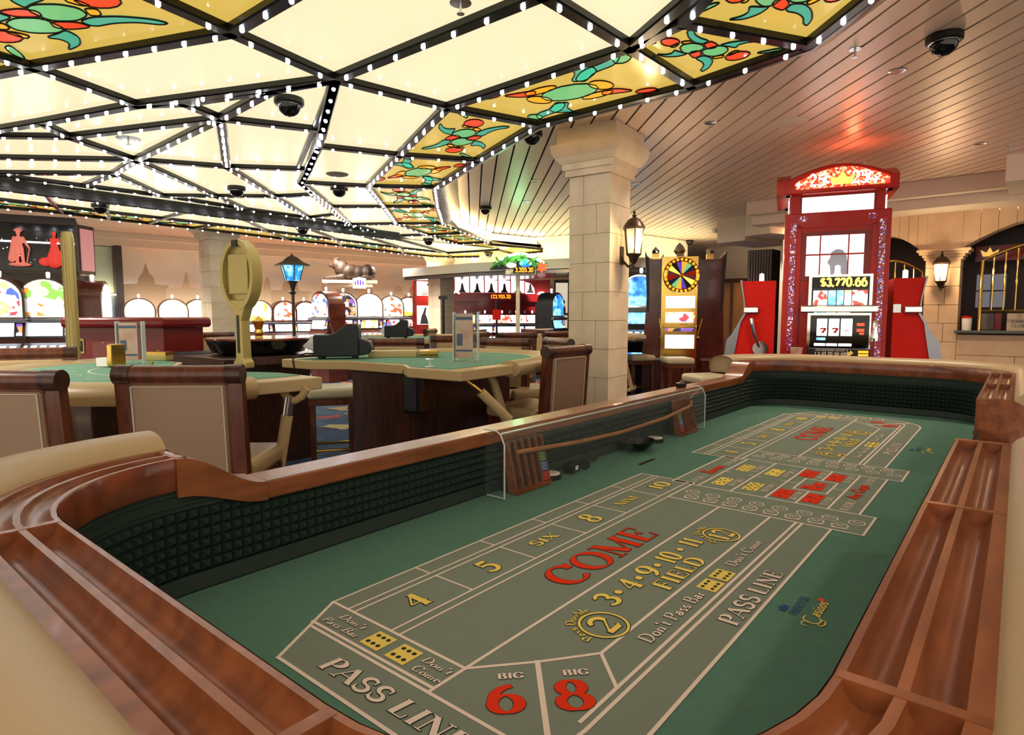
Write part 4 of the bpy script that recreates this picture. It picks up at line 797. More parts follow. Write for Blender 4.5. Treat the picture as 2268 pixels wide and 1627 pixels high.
# ------------------------------------------------------------------ card tables
ZT = 1.02
def card_table(A, B, depth, lab, notch=.12, ped=(.35, .75), zt=ZT, sgn=1):
    A, B = Vector(A), Vector(B); m = (A + B) / 2; d = B - A; rz = math.atan2(d.y, d.x); a = d.length / 2
    t = thing('card_table', lab, 'gaming table', (m.x, m.y, 0), rz, 'felt card tables')
    arcp = []; n = 28
    for i in range(n + 1):
        th = PI * i / n; c, s = math.cos(th), math.sin(th); arcp.append((a * (abs(c) ** .75) * (1 if c >= 0 else -1), depth * (s ** .75)))
    arcp = [(x, y) for x, y in arcp]
    edge = [(-a, 0), (-a * .62, 0), (-a * .36, notch), (a * .3, notch), (a * .5, 0), (a, 0)]
    top = edge + arcp[1:-1]
    bevel(MB().prism(top, zt - .055, zt).build('table_top', 'vinyl', t), .006)
    ins = [(x * .9, max(notch + .02 if abs(x) < a * .5 else .03, y * .88 + .02)) for x, y in top]
    MB().prism([(-a * .86, .03), (-a * .62, .03), (-a * .36, notch + .03), (a * .3, notch + .03), (a * .5, .03), (a * .86, .03)] + [(x * .87, y * .87 + .01) for x, y in arcp[2:-2]], zt, zt + .003).build('felt', 'felt_bj', t)
    path = []
    for i, (x, y) in enumerate(arcp):
        p0, p1 = arcp[max(i - 1, 0)], arcp[min(i + 1, n)]; tx, ty = p1[0] - p0[0], p1[1] - p0[1]; l = math.hypot(tx, ty); path.append((x, y, ty / l, -tx / l))
    prof = [(-.055 + .075 - .075 * math.cos(2 * PI * k / 16), zt - .025 + .048 * math.sin(2 * PI * k / 16)) for k in range(17)]
    MB().sweep(path[2:-2], [(-.05 + p, z) for p, z in prof]).build('arm_rest', 'leather', t, True, ang=60)
    q = MB(); ft = thing
    # print on the cloth
    pr = MB(); ring(pr, (0, 0), a * .62, depth * .62, .01, zt + .0036, 30, 20, 160); ring(pr, (0, 0), a * .5, depth * .5, .008, zt + .0036, 30, 20, 160)
    for k in range(7):
        th = math.radians(25 + k * 130 / 6); ring(pr, (a * .73 * math.cos(th), depth * .73 * math.sin(th)), .05, .05, .006, zt + .0036, 18)
    flip(pr).build('cloth_print', 'print_cream', t)
    px0, px1 = -a * ped[0], a * ped[0]
    bevel(MB().bx(px0, px1, .16, depth * ped[1], .10, zt - .055).build('pedestal', 'wood_dark', t), .01); MB().bx(px0 - .03, px1 + .03, .13, depth * ped[1] + .03, 0, .10).build('plinth', 'wood_dark', t)
    fp = [(x * .9, y * .9, 0) for x, y in arcp[3:-3]]
    MB().tube([(x, y, .26) for x, y, _ in fp], .026, 10).build('foot_rail', 'vinyl', t, True)
    for i in (4, n // 2, n - 4):
        x, y = arcp[i]; MB().tube([(x * .9, y * .9, .26), (x * .82, y * .82, .62), (x * .74, y * .74, .90), (x * .7, y * .7, zt - .06)], [.03, .028, .026, .02], 10).build('strut', 'vinyl', t, True)
    return t
t1 = card_table((-.87, 2.8), (-2.36, 3.98), .98, 'card table on the left with beige arm rest behind the near chairs'); t2 = card_table((-1.5, 3.98), (-.26, 3.1), 1.5, 'card table in the middle with dealer side towards us')
t3 = card_table((-2.2, 8.0), (-.75, 7.2), 1.2, 'card table farther back behind the middle table'); t4 = card_table((.2, 9.6), (1.4, 8.2), 1.1, 'distant card table left of the large column')
# stays and rails on the near table ends
def strut_fork(px, py, Y, lab):
    p = WY(px, py, Y); t = thing('table_leg', lab, 'table leg', (p.x, p.y, 0)); return t
# cash drop box hung on the middle table
p = W(925, 812, ZT - .02); t = thing('drop_box', 'black metal drop box hung under the front edge of the middle table', 'drop box', (p.x, p.y - .09, ZT - .28), math.radians(-32))
bevel(MB().bx(-.06, .06, -.045, .07, 0, .25).build('case', 'black', t), .004); MB().bx(-.045, .045, -.049, -.044, .03, .22).build('door', 'darkgrey', t); MB().bx(.062, .1, -.04, .06, .02, .27).build('bracket', 'wood_dark', t); MB().bx(-.045, .045, -.05, -.048, .022, .027).build('seam', 'steel', t)
# shuffling machine with cable
def shuffler(px, py, Y, lab, rz, k=1.):
    p = WY(px, py, Y); t = thing('card_shuffler', lab, 'card shuffler', (p.x, p.y, ZT + .004), rz)
    o = MB().prism([(-.15 * k, .015), (.13 * k, .015), (.135 * k, .19 * k), (.125 * k, .225 * k), (.05 * k, .225 * k), (.025 * k, .2 * k), (-.01 * k, .17 * k), (-.06 * k, .155 * k), (-.15 * k, .155 * k)], -.09 * k, .09 * k, 'y').build('body', 'shuffler', t); bevel(o, .01, 3)
    o = MB().prism([(.13 * k, .02), (.19 * k, .03 * k), (.215 * k, .07 * k), (.20 * k, .11 * k), (.13 * k, .135 * k)], -.085 * k, .085 * k, 'y').build('card_bin', 'shuffler', t); bevel(o, .01, 3)
    o = MB().prism([(-.15 * k, .15 * k), (-.215 * k, .085 * k), (-.2 * k, .07 * k), (-.15 * k, .05 * k)], -.07 * k, .07 * k, 'y').build('keypad', 'steel', t)
    for sx in (-.11, .1):
        for sy in (-.06, .06): MB().lathe([(.016, 0), (.016, .016)], 10, (sx * k, sy * k, 0)).build('foot', 'black', t)
    return t
sh = shuffler(752, 790, 3.98, 'dark teal card shuffling machine on the middle card table', math.radians(8)); shuffler(880, 738, 7.6, 'black card shuffler on the farther card table', math.radians(5))
s0 = Vector(sh.location)
t = thing('power_cable', 'black power cable looping off the middle card table', 'cable', tuple(s0)); a_ = Vector((-.14, 0, .03))
e1_, e2_ = WY(652, 815, 3.9) - s0, WY(648, 795, 3.9) - s0
MB().tube([tuple(a_), (-.2, -.05, .035), tuple(e2_ + Vector((.06, -.02, .03))), tuple(e2_), tuple(e1_), tuple(e1_ + Vector((.02, 0, -.05)))], .005, 6).build('cable', 'black', t, True)
# chip tray cover, brochure holders and other small things on the tables
def on_table(px, py, z=ZT + .0035): return W(px, py, z)
p = on_table(872, 790); t = thing('chip_tray', 'long beige covered chip tray on the middle card table', 'chip tray', tuple(p), math.radians(4)); bevel(MB().bx(-.16, .16, -.06, .06, 0, .035).build('tray', 'vinyl', t), .006); MB().bx(-.155, .155, -.055, .055, .035, .042).build('lid', 'gold_paint', t)
p = on_table(950, 790); t = thing('card_shoe', 'brass coloured card shoe at the end of the chip tray', 'card shoe', tuple(p), math.radians(4)); bevel(MB().bx(-.065, .065, -.05, .05, .0, .045).build('shoe', 'brass', t), .006); MB().bx(-.06, .06, -.052, -.049, .012, .02).build('slit', 'black', t)
p = on_table(952, 812); t = thing('lammer_stand', 'tiny clear stand on the edge of the middle card table', 'stand', tuple(p)); MB().lathe([(.03, 0), (.03, .004), (.006, .008), (.006, .035), (.025, .04), (.025, .044)], 14).build('stand', 'acrylic_edge', t, True)
mat('leaflet', '#cdbba6', .5, col2='#b98f7a', vscale=9); mat('leaflet_blue', '#3c4f74', .5)
def leaflet_holder(px, py, lab, rz, h=.30, w=.15, z=ZT + .0035):
    p = on_table(px, py, z); t = thing('leaflet_holder', lab, 'leaflet holder', tuple(p), rz)
    MB().bx(-w / 2, w / 2, -.018, -.014, .0, h).build('front_sheet', 'acrylic', t); MB().bx(-w / 2, w / 2, .03, .034, 0, h * .95).build('back_sheet', 'acrylic', t); MB().bx(-w / 2, w / 2, -.04, .05, 0, .005).build('foot', 'acrylic', t)
    for s in (-1, 1): MB().bx(s * w / 2 - .002, s * w / 2 + .002, -.019, .034, 0, h).build('edge', 'acrylic_edge', t)
    lf = MB().bx(-w * .42, w * .3, -.008, -.004, .02, h * .97).build('leaflet', 'leaflet', t); MB().bx(-w * .4, w * .28, -.0095, -.0085, h * .84, h * .90).build('printed_band', 'leaflet_blue', lf); MB().bx(-w * .4, w * .28, -.0095, -.0085, h * .2, h * .24).build('printed_band', 'leaflet_blue', lf); MB().bx(-w * .36, -w * .12, -.0095, -.0085, h * .32, h * .56).build('printed_panel', 'leaflet_blue', lf); MB().bx(-w * .46, -w * .43, -.009, -.005, .02, h * .95).build('spine', 'wood_dark', lf)
leaflet_holder(1032, 800, 'tall clear leaflet holder on the middle card table', math.radians(-8)); leaflet_holder(291, 806, 'tall clear leaflet holder on the left card table', math.radians(10), .245, .135)
p = on_table(243, 812); t = thing('dealing_shoe', 'clear acrylic card shoe with brass side on the left table', 'card shoe', tuple(p), math.radians(-12)); bevel(MB().bx(-.06, .04, -.05, .05, 0, .135).build('case', 'acrylic', t), .012, 3); bevel(MB().bx(.03, .062, -.048, .048, .005, .125).build('side', 'brass', t), .006); MB().bx(-.055, .025, -.03, .03, .004, .05).build('cards', 'white', t)
p = on_table(351, 797); t = thing('gold_box', 'small gilt box on the left card table', 'box', tuple(p), math.radians(-5)); bevel(MB().bx(-.075, .075, -.04, .04, 0, .035).build('case', 'gold_paint', t), .004); MB().bx(-.077, .077, -.042, .042, .035, .052).build('lid', 'brass', t); MB().lathe([(.006, .052), (.008, .058), (0, .062)], 8).build('knob', 'brass', t)
p = on_table(337, 812); t = thing('brass_marker', 'tiny brass marker on the left card table', 'marker', tuple(p)); MB().lathe([(.016, 0), (.016, .01), (.008, .012), (.008, .03), (.0, .034)], 12).build('post', 'brass', t, True)
# winning number display paddle
p = W(541, 814, ZT + .0035); t = thing('display_paddle', 'gold oval table display on a tall curved stem', 'display stand', tuple(p), math.radians(-30))
h0 = .30; R_ = .185
prof = [(R_ * .72 * math.cos(2 * PI * i / 32), h0 + .19 + R_ * math.sin(2 * PI * i / 32)) for i in range(32)]
inn = [(R_ * .60 * math.cos(2 * PI * i / 32), h0 + .19 + R_ * .86 * math.sin(2 * PI * i / 32)) for i in range(32)]
mb = MB(); mb.add([(x, -.03, z) for x, z in prof] + [(x, -.03, z) for x, z in inn] + [(x, .03, z) for x, z in prof] + [(x, .03, z) for x, z in inn], sum([[(i, (i + 1) % 32, 32 + (i + 1) % 32, 32 + i), (64 + i, 96 + i, 96 + (i + 1) % 32, 64 + (i + 1) % 32), (i, 64 + i, 64 + (i + 1) % 32, (i + 1) % 32), (32 + i, 32 + (i + 1) % 32, 96 + (i + 1) % 32, 96 + i)] for i in range(32)], []))
mb.build('rim', 'gold_paint', t, True, ang=30)
MB().prism([(x * .99, z) for x, z in inn], -.004, .012, 'y').build('back_plate', 'gold_paint', t)
bevel(MB().bx(-.078, .078, -.02, -.0045, h0 + .09, h0 + .30).build('card_panel', 'gold_paint', t), .004); MB().bx(-.022, .022, -.036, -.03, h0 + .335, h0 + .37).build('sensor', 'black', t)
o = MB().prism([(-.05, 0), (.05, 0), (.05, .03), (.03, .05), (.024, .25), (.05, .31), (.09, h0 + .06), (-.09, h0 + .06), (-.05, .31), (-.024, .25), (-.03, .05), (-.05, .03)], -.028, .028, 'y').build('stem', 'gold_paint', t); bevel(o, .006); MB().bx(-.008, .008, -.032, -.0285, .08, .28).build('light_strip', 'darkgrey', t)
# brass rail and stem of the near left table's end: curved foot bar fork
p = W(618, 1010, .55); q = WY(640, 880, 2.72)
t = thing('footbar_post', 'pale tubular footbar post slanting below the end of the left card table', 'footbar', (-.98, 2.72, 0))
o0 = Vector((-.98, 2.72, 0))
MB().tube([WY(612, 1075, 2.70) - o0 + Vector((-.02, 0, -.32)), WY(612, 1075, 2.70) - o0, WY(636, 920, 2.72) - o0], [.026, .026, .026], 12).build('lower_tube', 'vinyl', t, True)
MB().tube([WY(635, 925, 2.72) - o0, WY(640, 890, 2.72) - o0, WY(642, 878, 2.72) - o0], .022, 12).build('metal_sleeve', 'steel', t, True)
MB().tube([WY(641, 884, 2.72) - o0, WY(655, 886, 2.72) - o0, WY(668, 878, 2.72) - o0, WY(680, 860, 2.72) - o0], .018, 10).build('fork_arm', 'vinyl', t, True); MB().tube([WY(641, 884, 2.72) - o0, WY(633, 875, 2.73) - o0, WY(625, 862, 2.74) - o0], .018, 10).build('fork_arm', 'vinyl', t, True)
t = thing('footbar_strut', 'pale tubular strut slanting from the middle table corner to its foot rail', 'footbar', (.0, 3.2, 0)); o0 = Vector((0, 3.2, 0))
MB().tube([WY(1128, 930, 3.3) - o0, WY(1065, 868, 3.25) - o0], .027, 12).build('tube', 'vinyl', t, True); MB().tube([WY(1066, 869, 3.25) - o0, WY(1032, 842, 3.22) - o0], .013, 10).build('metal_end', 'brass', t, True)
# roulette table with wheel
p = W(575, 805, .96); rx, ry = -2.45, 5.55
t = thing('roulette_table', 'dark roulette table behind the left card table', 'roulette table', (rx, ry, 0), math.radians(-38))
bevel(MB().bx(-.55, .75, -.55, .55, .90, .97).build('table_top', 'wood_dark', t), .01); MB().bx(-.5, -.1, -.48, .48, .97, .975).build('felt', 'shuffler', t); MB().bx(-.4, .45, -.4, .4, 0, .9).build('pedestal', 'wood_dark', t)
wl_ = thing('roulette_bowl', 'black roulette wheel bowl with a gilt turret', 'roulette wheel', tuple(Vector((rx, ry, .972)) + Matrix.Rotation(math.radians(-38), 3, 'Z') @ Vector((.3, 0, 0))))
MB().lathe([(.30, 0), (.38, .02), (.41, .09), (.42, .13), (.40, .135), (.37, .12), (.28, .085), (.0, .07)], 36).build('bowl', 'blackgloss', wl_, True); MB().lathe([(.425, .12), (.43, .13), (.425, .14), (.40, .14)], 36).build('rim', 'wood_burl', wl_, True)
MB().lathe([(.16, .08), (.14, .1), (.05, .12), (.03, .15), (.045, .18), (.03, .21), (.04, .25), (.055, .28), (.03, .30), (.0, .33)], 18).build('turret', 'brass', wl_, True)
for k in range(8):
    a_ = k * PI / 4; MB().box((.27 * math.cos(a_), .27 * math.sin(a_), .09), (.05, .012, .012), a_).build('deflector', 'brass', wl_)
# ------------------------------------------------------------------ lit screens and artwork
def scr(name, cols, scale=10., es=1.3, kind='cells', stretch=(1, 1, 1)):
    m = bpy.data.materials.new(name); m.use_nodes = True; nt = m.node_tree; b = nt.nodes['Principled BSDF']; b.inputs['Roughness'].default_value = .15
    tc = nt.nodes.new('ShaderNodeTexCoord'); mp = nt.nodes.new('ShaderNodeMapping'); mp.inputs['Scale'].default_value = stretch; nt.links.new(tc.outputs['Object'], mp.inputs[0])
    if kind == 'cells':
        v = nt.nodes.new('ShaderNodeTexVoronoi'); v.inputs['Scale'].default_value = scale; nt.links.new(mp.outputs[0], v.inputs['Vector']); s = nt.nodes.new('ShaderNodeSeparateColor'); nt.links.new(v.outputs['Color'], s.inputs[0]); src = s.outputs[0]
    else:
        v = nt.nodes.new('ShaderNodeTexNoise'); v.inputs['Scale'].default_value = scale; nt.links.new(mp.outputs[0], v.inputs['Vector']); src = v.outputs['Fac']
    r = nt.nodes.new('ShaderNodeValToRGB'); nt.links.new(src, r.inputs[0]); r.color_ramp.interpolation = 'CONSTANT' if kind == 'cells' else 'LINEAR'
    n = len(cols)
    for i, c in enumerate(cols):
        p = i / n if kind == 'cells' else .3 + .4 * i / max(1, n - 1); e = r.color_ramp.elements[i] if i < 2 else r.color_ramp.elements.new(p); e.position = p; e.color = (*lin(c), 1)
    nt.links.new(r.outputs[0], b.inputs['Emission Color']); nt.links.new(r.outputs[0], b.inputs['Base Color']); b.inputs['Emission Strength'].default_value = es
    M[name] = m
scr('scr_white', ['#ffffff', '#f4f8ff', '#ffffff', '#ffe9c0'], 9, 1.7); scr('scr_warm', ['#fff3d0', '#ffd27a', '#ffffff', '#ff9a3c', '#ffffff'], 12, 1.4); scr('scr_mix', ['#ffffff', '#4a62b8', '#ffffff', '#d8434a', '#ffe08a', '#ffffff'], 14, 1.2)
scr('scr_dark', ['#30344a', '#8a5cc0', '#e89a5a', '#20242e', '#dfe6ff'], 14, .9); scr('scr_green', ['#7fb24a', '#ffffff', '#e8842a', '#ffffff', '#cfe6b0'], 11, 1.2); scr('scr_blue', ['#1a3f9c', '#2f8fe0', '#9fe0ff', '#1c62c8'], 5, 1.2, 'noise'); scr('scr_red', ['#f05030', '#ffffff', '#e8b0a0', '#ffffff'], 12, 1.2); scr('scr_reel', ['#ffffff', '#f6f6f2', '#ffffff', '#ffffff', '#d8433a'], 26, 1.3)
scr('jewel', ['#7a1414', '#a02020', '#6a1020', '#6a60c8', '#8a1a1a', '#f0e0f0', '#70101a'], 95, .32)  # pale cells and a faint glow put the jewels' sparkle into the colour
scr('pedsign', ['#ff3a1e', '#e8261a', '#ff8a5a', '#ffc0a0', '#ff4a2a'], 55, 1.15)
scr('mural', ['#f0d2b6', '#efe0c8', '#dcd6cc'], 1.1, .05, 'noise', (.6, .6, 2.2))  # faint self-glow brightens the mural, which is no lamp
mat('wood_slot', '#4a2318', .28, col2='#331610', vscale=7, coat=.3); mat('wood_red', '#6e3322', .25, col2='#54241a', vscale=5, coat=.3); mat('trimgrey', '#8c8f96', .25, .8); mat('neon_w', '#ffffff', .3, emit='#fff4f4', es=3.); mat('neon_y', '#ffe08a', .3, emit='#ffd23c', es=2.); mat('neon_o', '#ff8a2a', .3, emit='#ff8a18', es=1.8); mat('neon_g', '#9affc0', .3, emit='#8dffb8', es=3.); mat('neon_r', '#ff5a3a', .3, emit='#ff3a1c', es=1.6)
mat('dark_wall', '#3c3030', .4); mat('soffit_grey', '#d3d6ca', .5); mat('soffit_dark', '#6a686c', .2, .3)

# ------------------------------------------------------------------ slot machines
def slot(loc, rz, lab, top='scr_white', main='scr_white', side='wood_slot', group='arched slot machines', base=.52, handle=False, arch=True, s=1., deck='scr_white'):
    t = thing('slot_machine', lab, 'slot machine', loc, rz, group); w = .29; B = base
    bevel(MB().bx(-w, w, -.16, .28, 0, B).build('stand', side, t), .008)
    prof = [(-.20, B), (.26, B), (.26, B + 1.02), (-.06, B + 1.02), (-.10, B + .74), (-.16, B + .50), (-.20, B + .42), (-.33, B + .34), (-.34, B + .27), (-.24, B + .24)]
    MB().prism(prof, -w, w, 'x').build('cabinet', side, t)
    A0 = B + .74
    def archp(rw, z0, zs, rh, n=14): return [(-rw, z0)] + [(rw * math.cos(PI - PI * i / n), zs + rh * math.sin(PI * i / n)) for i in range(n + 1)] + [(rw, z0)]
    hh = .26 if arch else .06
    MB().prism(archp(w + .005, A0, B + 1.0, hh), -.12, .22, 'y').build('crown', side, t, True, ang=30)
    MB().prism(archp(w - .02, A0 + .02, B + 1.0, hh - .02), -.132, -.119, 'y').build('crown_trim', 'chrome', t)
    MB().prism(archp(w - .045, A0 + .045, B + 1.0, hh - .045), -.136, -.131, 'y').build('top_glass', top, t)
    bevel(MB().box((0, -.155, B + .72), (2 * w + .06, .07, .055), rx=.1).build('chrome_band', 'trimgrey', t), .01)
    ang = math.atan2(.06, .24)
    MB().box((0, -.139, B + .60), (2 * w - .05, .012, .215), rx=-ang * .9).build('bezel', 'black', t); MB().box((-.03, -.147, B + .605), (2 * w - .17, .01, .165), rx=-ang * .9).build('reel_glass', main, t)
    MB().box((w - .06, -.147, B + .605), (.06, .01, .15), rx=-ang * .9).build('bill_panel', 'scr_dark', t)
    MB().box((0, -.27, B + .39), (2 * w - .04, .15, .02), rx=.55).build('button_deck', 'trimgrey', t)
    for k in range(5): MB().box((-.2 + k * .1, -.285, B + .395), (.06, .035, .012), rx=.55).build('button', deck, t)
    MB().box((0, -.208, B + .13), (2 * w - .08, .02, .2)).build('belly_glass', main if base < .6 else top, t); MB().bx(-w + .02, w - .02, -.23, -.2, B - .02, B + .02).build('coin_tray', 'chrome', t)
    zt_ = B + 1.0 + hh
    MB().lathe([(.02, zt_ - .01), (.02, zt_ + .03), (.024, zt_ + .03), (.024, zt_ + .075), (.0, zt_ + .085)], 10, (0, .03, 0)).build('candle', 'white_lit', t, True)
    if handle:
        MB().tube([(w + .0, -.05, B + .40), (w + .045, -.05, B + .40)], .05, 12).build('handle_hub', 'chrome', t, True); MB().tube([(w + .035, -.05, B + .40), (w + .06, -.16, B + .66)], .012, 8).build('handle', 'chrome', t, True); MB().ball((w + .062, -.165, B + .68), .025, 10, 8).build('handle_knob', 'black', t, True)
    if s != 1.: t.scale = (s, s, s)
    return t
wd_ = (MW1 - MW0).normalized(); wn = Vector((wd_.y, -wd_.x)); WRZ = math.atan2(wd_.y, wd_.x)
def on_row(px, off, o0=MW0):
    r0 = o0 + wn * off; k = (px - CX) / FPX; t = (k * r0.y - r0.x) / (wd_.x - k * wd_.y); return r0 + wd_ * t
tops = [(312, 'scr_white', 'glowing white arched slot by the mural, left of the lit pair'), (386, 'scr_white', 'glowing white arched slot just left of the left column'), (442, 'scr_white', 'arched slot half hidden behind the left column'), (575, 'scr_warm', 'arched slot with orange top right of the gold paddle'), (630, 'scr_red', 'arched slot with pinkish top left of the street lamp'), (676, 'scr_white', 'arched slot behind the blue street lamp')]
for px, m, lab in tops:
    p = on_row(px, .8); slot((p.x, p.y, 0), WRZ + math.radians(-8), lab, m, 'scr_white', s=.92)
for px, off, m, mm, lab, hd in [(762, 2.6, 'scr_dark', 'scr_mix', 'arched slot with violet top below the lion', True), (819, 2.6, 'scr_white', 'scr_warm', 'arched slot with white top below the lion sign', True), (868, 1.5, 'scr_red', 'scr_mix', 'arched slot with red display left of the far column', False), (907, 1.3, 'scr_warm', 'scr_red', 'arched slot with yellow round top beside the far column', False)]:
    p = on_row(px, off); slot((p.x, p.y, 0), WRZ + math.radians(-28), lab, m, mm, handle=hd, side='wood_red' if off > 2 else 'wood_slot')
p = on_row(722, 2.9); slot((p.x, p.y, 0), WRZ + math.radians(-80), 'arched slot turned sideways left of the lion', 'scr_mix', 'scr_white', 'wood_red', handle=True)
# chair row details in front: none
# left bank with statue sign
p = WY(110, 700, 7.95); slot((p.x, p.y, 0), math.radians(20), 'arched slot with orange lettered top left of the gold post', 'scr_green', 'scr_white', s=1.0); p = WY(2, 700, 7.7); slot((p.x, p.y, 0), math.radians(20), 'arched slot cut by the left photo edge', 'scr_mix', 'scr_white')
p = WY(214, 700, 8.5); slot((p.x, p.y, 0), math.radians(112), 'dark red arched slot seen from its side behind the red counter', 'scr_white', 'scr_white', 'wood_red')

# ------------------------------------------------------------------ mural wall
structure(wallseg('trim_1', MW0 + wn * .16, MW1 + wn * .16, 2.66, 2.80, 'plaster_w', .12)); structure(wallseg('trim_2', MW0 + wn * .30, MW1 + wn * .30, 2.80, ZS, 'plaster_w', .26))
mp0 = on_row(266, .02); mp1 = MW1
mp0 = on_row(280, .02); mu = thing('skyline_mural', 'pale wall mural of a city skyline at sunset', 'mural', (mp0.x, mp0.y, 0), WRZ); ML = (mp1 - mp0).length
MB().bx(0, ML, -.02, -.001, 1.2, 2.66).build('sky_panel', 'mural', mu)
mat('sky1', '#dcc9a8', .8); mat('sky2', '#cbb594', .8)
random.seed(3); x = 0.; k = 0
while x < ML - .6:
    wdt = random.choice([.5, .8, .6, 1.0]); hgt = random.uniform(.18, .5); kind = k % 4; base = 1.78
    if kind == 0: P = [(x, 1.2), (x + wdt, 1.2), (x + wdt, base + hgt * .4), (x + wdt * .7, base + hgt * .45)] + [(x + wdt / 2 + wdt * .2 * math.cos(PI * i / 8), base + hgt * .45 + wdt * .28 * math.sin(PI * i / 8)) for i in range(9)][0:4] + [(x + wdt * .5, base + hgt + .22)] + [(x + wdt / 2 + wdt * .2 * math.cos(PI * i / 8), base + hgt * .45 + wdt * .28 * math.sin(PI * i / 8)) for i in range(5, 9)] + [(x + wdt * .3, base + hgt * .45), (x, base + hgt * .4)]
    elif kind == 1: P = [(x, 1.2), (x + wdt, 1.2), (x + wdt, base + hgt * .3), (x + wdt * .6, base + hgt * .4), (x + wdt * .5, base + hgt + .15), (x + wdt * .4, base + hgt * .4), (x, base + hgt * .3)]
    elif kind == 2: P = [(x, 1.2), (x + wdt, 1.2), (x + wdt, base + hgt * .55), (x + wdt * .75, base + hgt * .55), (x + wdt * .75, base + hgt * .8), (x + wdt * .25, base + hgt * .8), (x + wdt * .25, base + hgt * .55), (x, base + hgt * .55)]
    else: P = [(x, 1.2), (x + wdt, 1.2), (x + wdt, base + hgt * .3), (x + wdt * .95, base + hgt * .9), (x + wdt * .85, base + hgt * 1.1), (x + wdt * .75, base + hgt * .9), (x + wdt * .7, base + hgt * .35), (x, base + hgt * .3)]
    MB().prism(P, -.032 - .004 * (k % 2), -.019, 'y').build('skyline_relief', 'sky1' if k % 2 else 'sky2', mu); x += wdt * .93; k += 1
MB().bx(0, ML, -.12, -.04, 0, 1.22).build('dado_panel', 'wood_slot', mu)
mat('cove_warm', '#ffc890', .4, emit='#ffc296', es=22); MB().bx(0, ML, -.11, -.05, 1.221, 1.235).build('uplight_strip', 'cove_warm', mu)
# niche with pale panel left of the mural
q0 = on_row(212, .03); L = (on_row(258, .03) - q0).length; nb = thing('wall_niche', 'pale green lit wall niche left of the mural', 'niche', (q0.x, q0.y, 0), WRZ); mat('niche', '#cfdcc8', .6); mat('niche_low', '#7c8a9c', .6)
MB().bx(0, L, -.02, 0, 1.75, 2.64).build('panel', 'niche', nb); MB().bx(0, L, -.05, 0, 0, 1.7).build('lower_panel', 'niche_low', nb); MB().bx(0, L, -.22, -.1, 1.7, 1.72).build('light_ledge', 'cove', nb); MB().bx(L, L + .12, -.25, 0, 0, 2.66).build('pilaster', 'dark_wall', nb)

# ------------------------------------------------------------------ statue sign, gold post, red counter
p0 = WY(-90, 545, 8.0); p1 = WY(168, 545, 8.6); d = p1 - p0; rz = math.atan2(d.y, d.x); L = math.hypot(d.x, d.y)
sg = thing('statue_sign', 'dark illuminated sign box with pink lit statues above the left slots', 'sign', (p0.x, p0.y, 0), rz)
zb, zt_ = WY(0, 598, 8.3).z, WY(0, 494, 8.3).z
mat('sign_dark', '#17171c', .12, spec=.6); mat('statue', '#e8a090', .6, emit='#ff7a66', es=.35); mat('statue2', '#d85a50', .6, emit='#ff3a30', es=.4); mat('frame_brown', '#4a4038', .4)  # pink light on the statues is put into their colour and glow
MB().bx(0, L, 0, .05, zb, zt_).build('back_panel', 'sign_dark', sg); MB().bx(-.02, L + .02, -.10, .06, zt_, zt_ + .10).build('frame_top', 'frame_brown', sg); MB().bx(-.02, L + .02, -.10, .06, zb - .05, zb).build('frame_bottom', 'frame_brown', sg)
MB().bx(L + .0, L + .03, -.10, .06, zb - .05, zt_ + .05).build('frame_side', 'frame_brown', sg)
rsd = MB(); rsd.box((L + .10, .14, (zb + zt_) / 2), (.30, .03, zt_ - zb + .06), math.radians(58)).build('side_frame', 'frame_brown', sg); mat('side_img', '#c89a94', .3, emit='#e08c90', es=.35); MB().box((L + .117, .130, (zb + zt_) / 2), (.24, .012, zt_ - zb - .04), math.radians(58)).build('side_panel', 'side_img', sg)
random.seed(5)
for i in range(26): MB().ball((random.uniform(.1, L - .05), -.003, random.uniform(zb + .1, zt_ - .15)), random.uniform(.004, .008), 6, 4).build('sparkle', 'white_lit', sg)
def figure(parts, m, name, par, vox=.009):
    mb = MB()
    for c, r, sc in parts: mb.ball(c, r, 12, 8, sc)
    o = mb.build(name, m, par, True); rm = o.modifiers.new('remesh', 'REMESH'); rm.mode = 'VOXEL'; rm.voxel_size = vox; sm = o.modifiers.new('smooth', 'SMOOTH'); sm.iterations = 2; o.data.polygons.foreach_set('use_smooth', [True] * len(o.data.polygons)); rm.use_smooth_shade = True; return o
def chainparts(pts, r0, r1, n=7): return [(tuple(Vector(pts[0]).lerp(Vector(pts[1]), i / n)), r0 + (r1 - r0) * i / n, (1, 1, 1)) for i in range(n + 1)]
def pxloc(px, py):      # pixel to local x, z on the sign's plane
    r = ray(px, py); n = Vector((-d.y, d.x, 0)).normalized(); tt = (Vector((p0.x, p0.y, 0)) - Vector((0, 0, 0))).dot(n) / r.dot(n); q = r * tt + Vector((0, 0, CZ)); return ((q - Vector((p0.x, p0.y, 0))).dot(Vector((d.x, d.y, 0)).normalized()), q.z)
hx, hz_ = pxloc(42, 512); bz = pxloc(42, 588)[1]; S_ = (hz_ - bz) / .62; y_ = -.07
Hs = hz_ - bz; k_ = Hs / .80      # k_: one metre of a life size figure
